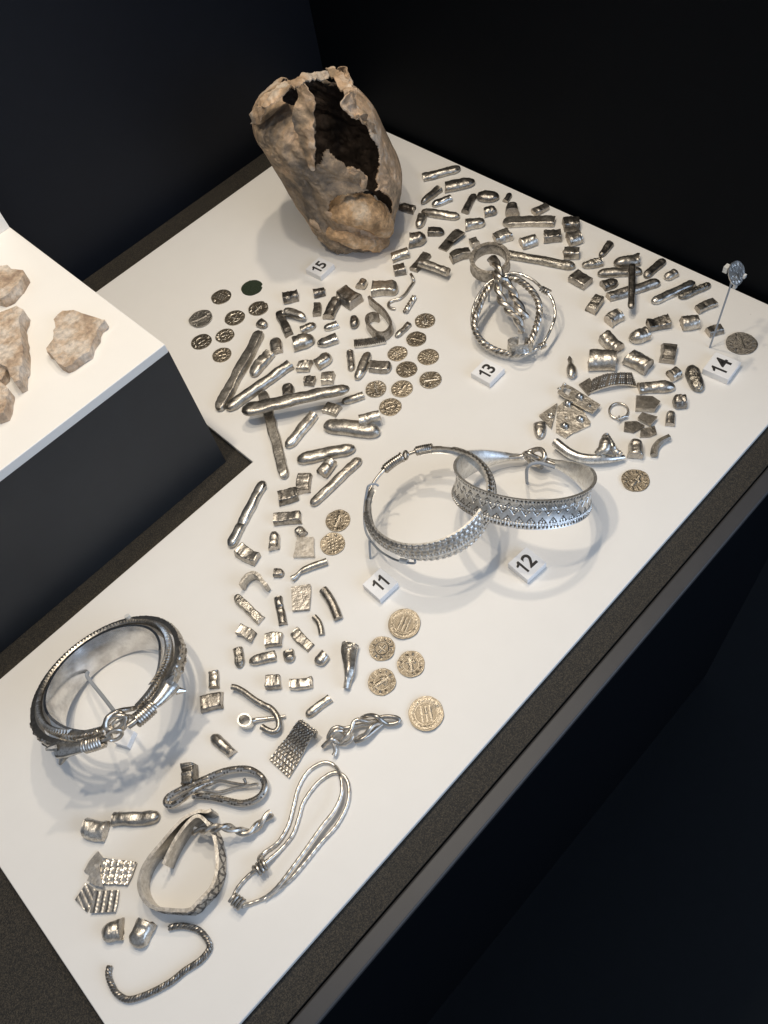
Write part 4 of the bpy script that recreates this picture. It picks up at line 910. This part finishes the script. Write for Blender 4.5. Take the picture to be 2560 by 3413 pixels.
# arm ring 11: punched band narrowing to coiled wire
C, u, v, nn, R, dz = fit('H', (118, 560), (905, 470), (590, 170), (430, 830), .040, 0, .006)
r11 = root('punched_arm_ring', (C.x, C.y, 0), 'arm ring of punched band narrowing to wire-coiled ends hooked together', 'arm ring')
a0, a1 = math.radians(160), math.radians(160 + 300)
w11 = rad('H', 500, 820, 172, .05)
def punch(t, s, w):
    if w < .006: return 0
    L = t * TAU * R * .83
    if abs(s) < .08: return .0012
    if abs(s) < .3: return .0006 * ((L / .0022) % 1 < .5)
    q = (L / .0045 + (.5 if abs(s) > .6 else 0)) % 1
    return .0006 * (1 if abs(q - .5) < .3 and (abs(s) * 3.2 + .2) % 1 < .7 else 0) - .001 * (abs(s) > .9)
P = arc(C, u, v, R, a0, a1, 520)
wf = lambda t: .0035 + w11 * max(0, math.sin(math.pi * min(1, max(0, (t * 1.02)))) ) ** 1.6
V, F = bandVF(P, nn, wf, .0022, 36, punch, -.0028); mk('band', V, F, SILM, parent=r11, mats=[SILM, SILW], fm=recess(P, wf, 36, punch, .0002))
def ringcoil(C, u, v, nn, R, d0, d1, rr, wr, turns, parent, nm='coil', mat=None):
    n = int(turns * 14); P = []
    for i in range(n + 1):
        a = math.radians(d0 + (d1 - d0) * i / n); e = u * math.cos(a) + v * math.sin(a); f = TAU * turns * i / n
        P.append(C + e * (R + rr * math.cos(f)) + nn * rr * math.sin(f))
    V, F = tubeVF(P, wr, 8); return mk(nm, V, F, mat or SILW, parent=parent)
V, F = tubeVF(arc(C, u, v, R, math.radians(118), math.radians(164), 30), .0014, 10); mk('end_rod', V, F, SILW, parent=r11)
V, F = tubeVF(arc(C, u, v, R, math.radians(78), math.radians(112), 24), .0014, 10); mk('end_rod', V, F, SILW, parent=r11)
ringcoil(C, u, v, nn, R, 118, 137, .0027, .0012, 9, r11); ringcoil(C, u, v, nn, R, 88, 103, .0027, .0012, 8, r11)
for dd, ax in ((113, .0034), (117, .0034)):
    P = [onring(C, u, v, R, dd, ax * math.cos(TAU * k / 16), ax * math.sin(TAU * k / 16)) + (u * math.sin(TAU * k / 16) * .002 if dd == 113 else Vector()) for k in range(16)]
    V, F = tubeVF(P, .0010, 8, True); mk('hook', V, F, SILW, parent=r11)
zl = C.z
rodmount('ring_mount', 'bent grey rod with clear tubing holding up the punched arm ring', [[(205, 405, zl + .004), (185, 392, zl + .006), (150, 400, zl + .006), (135, 430, zl + .002), (118, 560, zl - .014), (130, 690, zl - .022), (200, 790, zl - .022), (290, 850, zl - .018), (360, 872, zl - .012), (425, 880, zl - .010), (430, 862, zl - .004)],
    [(150, 740, zl - .021), (152, 800, .010), (156, 850, 0)]], 7, 'H', [((340, 862, zl - .013), (385, 872, zl - .0115), 17)])
# nested bracelets
C, u, v, nn, R, dz = fit('K', (185, 1035), (1335, 375), (528, 415), (985, 978), .034, .03)
NB = (C.copy(), u, v, nn, R)
def relief(sd, am): return lambda t, s, w: am * noise.noise(Vector((t * 160, s * 4, sd))) * (abs(s) < .85)
ob = root('beast_head_bracelet', (C.x, C.y, 0), 'outermost of three nested bracelets, with beast heads and wire-bound ends', 'bracelet', 'nested bracelets')
P = arc(C, u, v, R, math.radians(-45), math.radians(225), 400)
def heads(t, s, w): return .0007 * noise.noise(Vector((t * 150, s * 5, 3))) + (.0012 * abs(math.sin(t * 90)) if abs(abs(t - .5) - .40) < .05 and abs(s) > .5 else 0)
V, F = bandVF(P, nn, lambda t: .0100, .0034, 22, heads, -.0014); mk('band', V, F, SILW, parent=ob)
for d, sg in ((-45, 1), (225, -1)):
    P = [onring(C, u, v, R, d - sg * k * 2.2) for k in range(9)]
    V, F = tubeVF(P, lambda t: .0074 - .0036 * t, 14, False, .06, .8); mk('beast_head', V, F, SILB, parent=ob)
    for sd in (-1, 1):
        P = [onring(C, u, v, R, d - sg * 1, .003, sd * .005), onring(C, u, v, R, d + sg * 1.5, .0075, sd * .0085)]
        V, F = tubeVF(P, lambda t: .0032 * (1 - .7 * t), 8); mk('ear', V, F, SILB, parent=ob)
    d2 = d - sg * 19
    V, F = tubeVF([onring(C, u, v, R, d2 - sg * k * 2) for k in range(-2, 11)], .0022, 10); mk('end_rod', V, F, SILW, parent=ob)
    ringcoil(C, u, v, nn, R, d2, d2 - sg * 14, .0042, .0011, 8, ob)
P = [onring(C, u, v, R, -94 + 5 * math.cos(TAU * k / 18), 0.0005, .004 * math.sin(TAU * k / 18)) for k in range(18)]
V, F = tubeVF(P, .0013, 8, True); mk('loop', V, F, SILW, parent=ob)
mb = root('toothed_bracelet', (C.x, C.y, 0), 'middle of three nested bracelets, edged with small triangular teeth', 'bracelet', 'nested bracelets')
C2 = C + nn * .002
def teeth(t, s, w): return .0014 * ((t * 120) % 1 < .55) * (s > .2) * (1 - abs((t * 120) % 1 - .27) * 3) - .0006 * (abs(s) < .1)
P = arc(C2, u, v, R * .87, math.radians(-72), math.radians(252), 480)
V, F = bandVF(P, nn, lambda t: .0088 * min(1, .45 + 6 * min(t, 1 - t)), .0030, 20, teeth, -.0006); mk('band', V, F, SILW, parent=mb)
for k in range(96):
    d = -52 + 284 * k / 95; a = math.radians(d); e = u * math.cos(a) + v * math.sin(a); T = -u * math.sin(a) + v * math.cos(a); p = C2 + e * R * .87 + nn * .0056
    V = [p - T * .0017 - e * .0019, p + T * .0017 - e * .0019, p + e * .0023, p + nn * .0017]; mk('tooth', V, [(0, 1, 2), (0, 1, 3), (1, 2, 3), (2, 0, 3)], SIL, parent=mb, ang=10)
ib = root('plain_band_bracelet', (C.x, C.y, 0), 'innermost of three nested bracelets, a broad plain band with knotted wire', 'bracelet', 'nested bracelets')
C3 = C - nn * .0045
P = arc(C3, u, v, R * .755, math.radians(-62), math.radians(242), 260)
V, F = bandVF(P, nn, lambda t:   .026 * min(1, .30 + 4.5 * min(t, 1 - t)), .0018, 12, None, .0012); mk('band', V, F, SILS, parent=ib)
Q = lambda d, f, dn: C3 + (u * math.cos(math.radians(d)) + v * math.sin(math.radians(d))) * R * f + nn * dn
for pts in ([(-60, .775, 0), (-72, .775, .003), (-84, .79, .010), (-94, .83, .012), (-98, .90, .008), (-92, .93, .004), (-84, .90, .006), (-84, .82, .010), (-92, .77, .009), (-100, .76, .004)],
            [(-120, .775, 0), (-106, .78, .003), (-97, .80, .008), (-88, .85, .011), (-82, .91, .008), (-88, .95, .003), (-96, .92, .004), (-98, .84, .009), (-90, .78, .011), (-80, .76, .006), (-74, .80, .005)],
            [(-100, .885, .003), (-92, .87, .007), (-84, .86, .007), (-78, .885, .003)]):
    P = crom([Q(*p) for p in pts], 8); V, F = tubeVF(P, .0017, 9); mk('knot', V, F, SILW, parent=ib)
ringcoil(C3, u, v, nn, R * .775, -108, -116, .0030, .0011, 4, ib, 'coil'); ringcoil(C3, u, v, nn, R * .775, -62, -70, .0030, .0011, 3, ib, 'coil')
p0 = Q(118, .77, -.010); p1 = Q(-88, .80, .0)
nm = root('ring_mount', (p0.x, p0.y, 0), 'grey rod mount inside the nested bracelets', 'display mount')
V, F = tubeVF(crom([Vector((p0.x, p0.y, 0)), Vector((p0.x, p0.y, p0.z)), p0 + Vector((.002, -.001, .004)), p0.lerp(p1, .1) + Vector((0, 0, .004)), p0.lerp(p1, .5), p1], 8), .0014, 10); mk('rod', V, F, RODM, parent=nm)
p2 = Q(62, 1.0, .006); V, F = tubeVF([p2, p2 + nn * .006], .0022, 10); mk('tubing', V, F, CLEAR, parent=nm)
# ------------------------------------------------------------------ the group of linked rings (13)
C, u, v, nn, R, dz = fit('a5', (118, 470), (655, 400), (405, 235), (385, 660), .028, .0)
fb = root('broad_ring', (C.x, C.y, 0), 'broad plain silver ring with a thick rolled rim above the tangled rings', 'ring', 'rings mounted together')
nb = (nn + Vector((0, 0, 0))).normalized(); wb = .0125
V, F = bandVF(arc(C, u, v, R, math.radians(-93), math.radians(268), 120), nb, lambda t: wb, .0036, 10, lambda t, s, w: .0003 * noise.noise(Vector((t * 30, s, 3))), .0012); mk('band', V, F, SILD, parent=fb)
lk = root('folded_twisted_rod', pt('a5', 650, 900), 'thick twisted rod folded double and hanging from the broad ring', 'twisted rod', 'rings mounted together')
q = rad('a5', 600, 1000, 50, .02)
for pts in ([(400, 450, .030), (440, 390, .036), (480, 450, .040), (520, 580, .042), (560, 700, .040), (640, 760, .037), (740, 900, .034), (820, 1080, .030), (900, 1210, .026), (960, 1330, .021)],
            [(470, 420, .032), (500, 520, .038), (510, 680, .036), (520, 820, .033), (560, 1010, .029), (660, 1160, .026), (780, 1280, .023), (860, 1400, .019), (900, 1560, .013)]):
    P = ppath('a5', pts)
    for k in range(2):
        V, F = strandVF(P, 2, k, q * .66, q * .84, q * 9); mk('strand', V, F, SILW, parent=lk)
pr = twisted('plaited_ring', 'plaited wire ring lying inside a thinner knotted ring', 'a5', [(420, 800, .026), (330, 920, .025), (230, 1130, .022), (160, 1350, .018), (165, 1530, .014), (260, 1690, .011), (430, 1815, .009), (640, 1885, .0085), (820, 1885, .010), (940, 1800, .012), (1040, 1685, .014), (1120, 1480, .017), (1170, 1270, .020), (1160, 1090, .023), (1080, 930, .026), (950, 800, .028), (800, 710, .029), (620, 690, .029), (500, 730, .028)], 3, 26, 28, 230, closed=True, cat='ring', group='rings mounted together')
kr = root('knotted_ring', pt('a5', 760, 1250), 'thin silver wire ring with two coiled knots', 'ring', 'rings mounted together')
P, _ = resample(ppath('a5', [(640, 640, .030), (760, 618, .030), (900, 645, .029), (1080, 735, .028), (1230, 870, .027), (1350, 985, .025), (1405, 1120, .023), (1425, 1280, .020), (1380, 1450, .017), (1300, 1620, .014), (1220, 1745, .012), (1080, 1850, .0095), (920, 1915, .0075), (760, 1930, .0065), (560, 1890, .0065), (380, 1810, .007), (230, 1690, .009), (130, 1520, .012), (108, 1330, .016), (140, 1140, .020), (220, 960, .024), (330, 810, .027), (480, 700, .029)], closed=True), .0012, True)
V, F = tubeVF(P, rad('a5', 760, 1250, 24, .02), 9, True, .10); mk('hoop', V, F, SILB, parent=kr)
coil('a5', (1210, 870), (1330, 930), 42, 15, 3.5, .0265, kr); coil('a5', (1165, 1790), (1270, 1740), 42, 15, 3.5, .0118, kr)
C, u, v, nn, R, dz = fit('a5', (690, 1735), (1075, 1755), (870, 1690), (880, 1820), .015, .012)
sr = root('dotted_band_ring', (C.x, C.y, 0), 'small open band ring stamped with circles, hooked on the plaited ring', 'ring', 'rings mounted together')
V, F = bandVF(arc(C, u, v, R, math.radians(105), math.radians(435), 160), nn, lambda t: .0078, .0011, 14, lambda t, s, w: -.0002 if abs(math.hypot(((t * 20) % 1 - .5) * 1.4, s - .3 * (1 if int(t * 20) % 2 else -1)) - .38) < .13 else 0, .0002); mk('band', V, F, SILB, parent=sr)
rodmount('ring_mount', 'short grey post under the linked rings', [[(375, 1065, 0), (378, 980, .010), (385, 900, .020), (440, 800, .027)]], 15, 'a5')
# ------------------------------------------------------------------ coin held up on a pin
b0 = pt('C', 1170, 1405); zt = 0.0
for k in range(400):
    z = k * .0005
    if (pt('C', 1372, 800, z) - b0).xy.length < (pt('C', 1372, 800, zt) - b0).xy.length: zt = z
ctr = pt('C', 1390, 780, zt)
pm = root('coin_pin', (b0.x, b0.y, 0), 'thin grey upright pin with clear clips holding a coin fragment', 'display mount')
V, F = tubeVF([b0, b0.lerp(pt('C', 1345, 885, zt - .018), .5), pt('C', 1345, 885, zt - .018), pt('C', 1362, 800, zt)], rad('C', 1250, 1150, 8, .03), 8); mk('pin', V, F, RODM, parent=pm)
vd = (CAM - ctr).normalized(); rt = (ROT @ Vector((1, 0, 0))); nrm = (vd + rt * 1.0 + Vector((0, 0, .2))).normalized()
upv = (ROT @ Vector((0, 1, 0))); s_ = upv.cross(nrm).normalized(); up_ = nrm.cross(s_)
cs = coin_mesh('worn', 3, .3); cs.materials[0] = SILM; cs.materials[1] = SILM
o = bpy.data.objects.new('coin', cs); COL.objects.link(o); Rr = rad('C', 1390, 780, 100, zt)
o.matrix_world = Matrix.Translation(ctr) @ Matrix((s_, up_, nrm)).transposed().to_4x4() @ Matrix.Scale(Rr, 4)
tag(o, 'bright coin fragment held up on the thin pin', 'coin')
for x, y, px in ((1312, 742, 26), (1463, 806, 14), (1384, 888, 18)):
    p = pt('C', x, y, zt - (.0 if x != 1384 else .012)); s = rad('C', x, y, px, zt)
    V, F = box(p.x - s, p.x + s, p.y - s * .7, p.y + s * .7, p.z - s * 1.1, p.z + s * 1.1); mk('clip', V, F, CLEAR, parent=pm)
# ------------------------------------------------------------------ inked museum numbers
bpy.context.view_layer.update()
def ink(r, lines, par, q=.00028):
    for pl in lines:
        P = ppath(r, pl); V, F = tubeVF(P, q, 5); o = mk('ink_mark', V, F, INK, org=P[0].copy())
        o.parent = par; o.matrix_parent_inverse = par.matrix_world.inverted()
for o in [o for o in COL.objects if o.get('label', '').startswith('smooth ingot nicked')]:
    zt_ = max(v.co.z for v in o.data.vertices) * .93
    ink('G', [[(500, 870, zt_), (512, 866, zt_), (512, 882, zt_), (500, 880, zt_), (500, 870, zt_)], [(512, 870, zt_), (498, 895, zt_)], [(490, 888, zt_), (508, 892, zt_)]], o)
ink('N', [[(708, 750, .0125), (718, 748, .0125), (714, 760, .0105), (724, 762, .0105)]], pb)
# ------------------------------------------------------------------ fragments on the plinth
GS = 'corroded fragments on the raised white plinth'
for poly, h, lab in (
    ([(565, 920), (690, 930), (840, 975), (975, 1015), (965, 1045), (905, 1070), (895, 1160), (830, 1240), (820, 1310), (700, 1390), (600, 1440), (540, 1420), (435, 1310), (430, 1270), (490, 1190), (490, 1100), (515, 1060), (495, 1005)], .007, 'flat tan fragment lying alone on the raised plinth'),
    ([(-150, 560), (0, 515), (60, 500), (90, 540), (215, 555), (222, 580), (160, 680), (80, 770), (0, 805), (-100, 790)], .010, 'ochre crusty fragment with a knobbed edge behind the largest fragment'),
    ([(-150, 960), (0, 940), (60, 920), (150, 880), (210, 910), (205, 960), (175, 1060), (200, 1200), (205, 1350), (180, 1560), (130, 1590), (95, 1530), (60, 1440), (0, 1420), (-150, 1380)], .012, 'largest crusty grey and brown fragment on the raised plinth'),
    ([(-100, 1560), (0, 1570), (65, 1640), (50, 1760), (20, 1850), (-60, 1890), (-100, 1800)], .010, 'small rounded fragment in front of the largest crusty one'),
    ([(-60, 1440), (0, 1445), (45, 1470), (50, 1520), (10, 1555), (-60, 1545)], .007, 'little dark lump between two crusty fragments')):
    plate('Q', poly, h, 'fragment', lab, SHERD, 'fragment', GS, PZ, step=.0035, amp=.0022, jag=.0016, sd=random.random() * 40, fs=160)
# ------------------------------------------------------------------ the lead vessel
base = pt('A', 1080, 1640, .028); hv = Vector((base.x, base.y, 0)).normalized()      # horizontal viewing direction
def onplane(x, y, back=0.0):
    d = ray('A', x, y); p0 = base + hv * (.060 + back); t = (p0 - CAM).dot(hv) / d.dot(hv); return CAM + d * t
SIL_ = [((810, 1580), (1325, 1665)), ((715, 1515), (1350, 1615)), ((640, 1435), (1380, 1525)), ((565, 1345), (1408, 1430)), ((430, 1160), (1435, 1290)), ((310, 970), (1488, 1120)), ((205, 800), (1492, 970)), ((125, 670), (1440, 850)), ((98, 590), (1350, 660)), ((110, 480), (1255, 460)), ((235, 340), (1150, 330)), ((400, 270), (1050, 260))]
LR = [(onplane(*a), onplane(*b)) for a, b in SIL_]
ctrs = crom([(a + b) / 2 for a, b in LR], 18); halfs = [h_ * .98 for h_ in crom([Vector(((b - a).length / 2, 0, 0)) for a, b in LR], 18)]; sides = crom([(b - a).normalized() for a, b in LR], 18)
NT = len(ctrs); NA = 300; V = []; F = []; fm = []
def proj(p):
    q = ROT.transposed() @ (Vector(p) - CAM); sx, sy = 1280 + FS * q.x / -q.z, 1706.5 - FS * q.y / -q.z
    return (sx - 800) / REG['A'][2], (sy - 200) / REG['A'][2]
HOLE = [(615, 175), (640, 20), (930, 20), (960, 180), (985, 300), (950, 380), (945, 440), (1040, 520), (1150, 570), (1195, 630), (1225, 730), (1280, 790), (1302, 930), (1255, 1090), (1290, 1190), (1240, 1215), (1160, 1200), (1150, 1045), (1100, 1020), (1050, 1005), (985, 1000), (960, 950), (880, 910), (845, 870), (800, 815), (770, 850), (755, 930), (690, 1005), (672, 1040), (690, 900), (672, 760), (690, 640), (680, 560), (688, 380), (650, 340), (610, 250)]
HOLE2 = [(1150, 1210), (1290, 1200), (1370, 1240), (1405, 1290), (1400, 1420), (1370, 1540), (1340, 1590), (1250, 1590), (1150, 1560), (1000, 1500), (890, 1450), (810, 1390), (830, 1300), (900, 1250)]
for i in range(NT):
    t = i / (NT - 1); c = ctrs[i]; w = halfs[i].x; s = sides[i]
    ax = (ctrs[min(NT - 1, i + 1)] - ctrs[max(0, i - 1)]).normalized(); dep = ax.cross(s).normalized()
    if dep.dot(hv) < 0: dep = -dep
    dpt = (0.050 + .010 * math.sin(math.pi * t)) * (0.8 + .2 * min(1, t * 5))
    if t < .06: dpt *= .8
    for k in range(NA):
        a = TAU * k / NA; ca, sa = math.cos(a), math.sin(a)
        q = Vector((ca * 1.3, sa * 1.3, t * 3.2)); d = .0045 * noise.noise(q) + .0022 * noise.noise(q * 2.7) + .0013 * noise.noise(q * 6.5) + .0008 * noise.noise(q * 15) - .0011 * max(0, .25 - abs(noise.noise(q * 2.1 + Vector((7.3, 1.7, 4.1))))) * 4
        p = c + s * (w + d * (1 - abs(ca) ** 6)) * math.copysign(abs(ca) ** .9, ca) + dep * (dpt + 1.6 * d) * math.copysign(abs(sa) ** .85, sa)
        if t > .8: p += ax * .012 * noise.noise(Vector((ca * 2.2, sa * 2.2, 9))) * (t - .8) / .2 + dep * .004 * math.sin(6 * a) * (t - .8) / .2
        p -= ax * .022 * max(0, sa) * max(0, (t - .6) / .4) ** 1.5
        V.append(p)
front = []
for i in range(NT - 1):
    for k in range(NA):
        l = (k + 1) % NA; f = (i * NA + k, i * NA + l, (i + 1) * NA + l, (i + 1) * NA + k)
        cpt = (V[f[0]] + V[f[1]] + V[f[2]] + V[f[3]]) / 4
        near = math.sin(TAU * (k + .5) / NA) < 0.05
        px, py = proj(cpt)
        jx = 16 * noise.noise(Vector((px * .02, py * .02, 3)))
        if near and (inside(HOLE, px + jx, py + jx)): continue
        if near and inside(HOLE2, px, py): continue
        F.append(f)
F.append(tuple(range(NA)))
pot = root('lead_vessel', (base.x + hv.x * .06, base.y + hv.y * .06, 0), 'crumpled brown lead vessel torn open at the front', 'vessel')
body = mk('body', V, F, LEAD, parent=pot, ang=60)
bm = bmesh.new(); bm.from_mesh(body.data); c0 = sum((v.co for v in bm.verts), Vector()) / len(bm.verts)
bmesh.ops.recalc_face_normals(bm, faces=bm.faces)
fb_ = max(bm.faces, key=lambda f: (f.calc_center_median() - c0).dot(hv))
if fb_.normal.dot(hv) < 0: bmesh.ops.reverse_faces(bm, faces=bm.faces)
bmesh.ops.delete(bm, geom=[v for v in bm.verts if not v.link_faces], context='VERTS')
bm.to_mesh(body.data); bm.free()
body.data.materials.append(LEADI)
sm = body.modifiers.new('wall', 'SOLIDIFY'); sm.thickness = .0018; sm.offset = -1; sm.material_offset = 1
body.data.shade_smooth()
def lump(name, pts, rfn, mat, squash=.6, sd=1.0, back=0.0, nseg=22, wob=.25):
    P, _ = resample(crom([onplane(x, y, b) for x, y, b in pts], 8), .0018)
    V, F = tubeVF(P, lambda t: rfn(t), nseg, False, wob, squash, sd, True); V = [v + Vector((noise.noise(v * 130), noise.noise(v * 130 + Vector((9, 0, 0))), noise.noise(v * 130 + Vector((0, 9, 0))))) * .0022 for v in V]; return mk(name, V, F, mat, parent=pot, ang=60)
KP = rad('A', 1000, 1400, 1, .03)
fd = -.052
lump('folded_flap', [(850, 1400, fd + .012), (960, 1370, fd + .004), (1100, 1390, fd), (1220, 1430, fd + .002), (1300, 1500, fd + .006), (1350, 1570, fd + .012)], lambda t: KP * (70 + 105 * math.sin(math.pi * (.12 + .80 * t)) ** .8), LEADO, .75, 2, wob=.12)
lump('lower_lip', [(690, 1510, fd + .020), (780, 1540, fd + .010), (900, 1600, fd), (1050, 1645, fd - .004), (1200, 1680, fd - .002), (1330, 1680, fd + .010), (1362, 1625, fd + .018)], lambda t: KP * (52 + 30 * math.sin(math.pi * t)), LEADO, .9, 4, wob=.18)
lump('torn_fold', [(660, 1330, fd + .020), (700, 1420, fd + .012), (740, 1500, fd + .006), (790, 1590, fd + .006)], lambda t: KP * (75 - 20 * t), LEAD, .7, 6, wob=.4)
lump('torn_fold', [(790, 1290, fd + .012), (770, 1360, fd + .008), (720, 1440, fd + .006)], lambda t: KP * (50 - 20 * t), LEAD, .6, 8, wob=.4)
lump('rolled_edge', [(1140, 1060, fd + .004), (1130, 1140, fd), (1110, 1230, fd + .004)], lambda t: KP * (38 - 10 * t), LEAD, .7, 9, wob=.4)
lump('rolled_edge', [(960, 1010, fd + .004), (1020, 1040, fd), (1100, 1060, fd)], lambda t: KP * 42, LEAD, .7, 11, wob=.5)
def flap(name, left, right, n=12, nw=10, th=.0013, mat=None):
    A = crom([onplane(*p) for p in left], n); B = crom([onplane(*p) for p in right], n); m = len(A); V = []; F = []
    for i in range(m):
        a, b = A[i], B[i]; nrm = (A[min(m - 1, i + 1)] - A[max(0, i - 1)]).cross(b - a).normalized()
        if nrm.dot(hv) > 0: nrm = -nrm
        top, bot = [], []
        for k in range(nw + 1):
            p = a.lerp(b, k / nw); q = p * 90; p = p + nrm * (.0035 * noise.noise(q) + .0015 * noise.noise(q * 3)) + (b - a).normalized() * (.0022 * noise.noise(q * 2.2) * (k / nw))
            top.append(p + nrm * th / 2); bot.append(p - nrm * th / 2)
        V += top + bot[::-1]
    w = 2 * (nw + 1)
    for i in range(m - 1):
        for k in range(w): l = (k + 1) % w; F.append((i * w + k, i * w + l, (i + 1) * w + l, (i + 1) * w + k))
    F += [tuple(range(w)), tuple(range((m - 1) * w, m * w))]
    return mk(name, V, F, mat or LEAD, parent=pot, ang=60)
flap('torn_edge', [(520, 260, -.046), (515, 400, -.052), (500, 520, -.055), (515, 660, -.058), (560, 800, -.059), (615, 930, -.060), (660, 1030, -.058)],
     [(595, 215, -.058), (690, 370, -.064), (682, 480, -.067), (678, 620, -.068), (690, 780, -.067), (690, 920, -.064), (684, 1020, -.060)])
flap('torn_edge', [(985, 300, -.050), (948, 380, -.056), (945, 440, -.058), (1040, 515, -.058), (1150, 565, -.056), (1195, 630, -.054)],
     [(1060, 260, -.036), (1060, 360, -.044), (1090, 450, -.046), (1160, 520, -.046), (1230, 600, -.044), (1260, 680, -.042)])
flap('rim_fold', [(96, 590, -.006), (125, 480, -.018), (235, 310, -.026), (330, 245, -.024), (430, 215, -.015)], [(190, 590, -.036), (215, 480, -.046), (280, 395, -.050), (380, 325, -.050), (480, 255, -.044)])
flap('rim_fold', [(430, 215, .0), (520, 165, .015), (620, 125, .03), (780, 100, .04), (830, 125, .04)], [(500, 270, -.03), (560, 235, -.01), (640, 190, .012), (760, 180, .03), (815, 180, .035)])
flap('rim_fold', [(790, 72, .02), (835, 140, .0), (890, 215, -.02), (965, 310, -.040)], [(860, 85, .02), (935, 115, .0), (1000, 190, -.018), (1050, 290, -.034)])
flap('rim_fold', [(880, 105, .02), (925, 62, .015), (980, 72, .01), (1015, 150, .0), (1045, 240, -.010)], [(905, 140, .02), (940, 105, .015), (960, 120, .01), (985, 190, .0), (1010, 260, -.010)])
c = Vector((base.x, base.y, 0)) + hv * .06
mt = root('vessel_mount', (c.x, c.y, 0), 'low black support under the lead vessel', 'display mount')
V, F = box(c.x - .018, c.x + .018, c.y - .018, c.y + .018, .0001, .034); mk('block', V, F, BOXM, parent=mt)
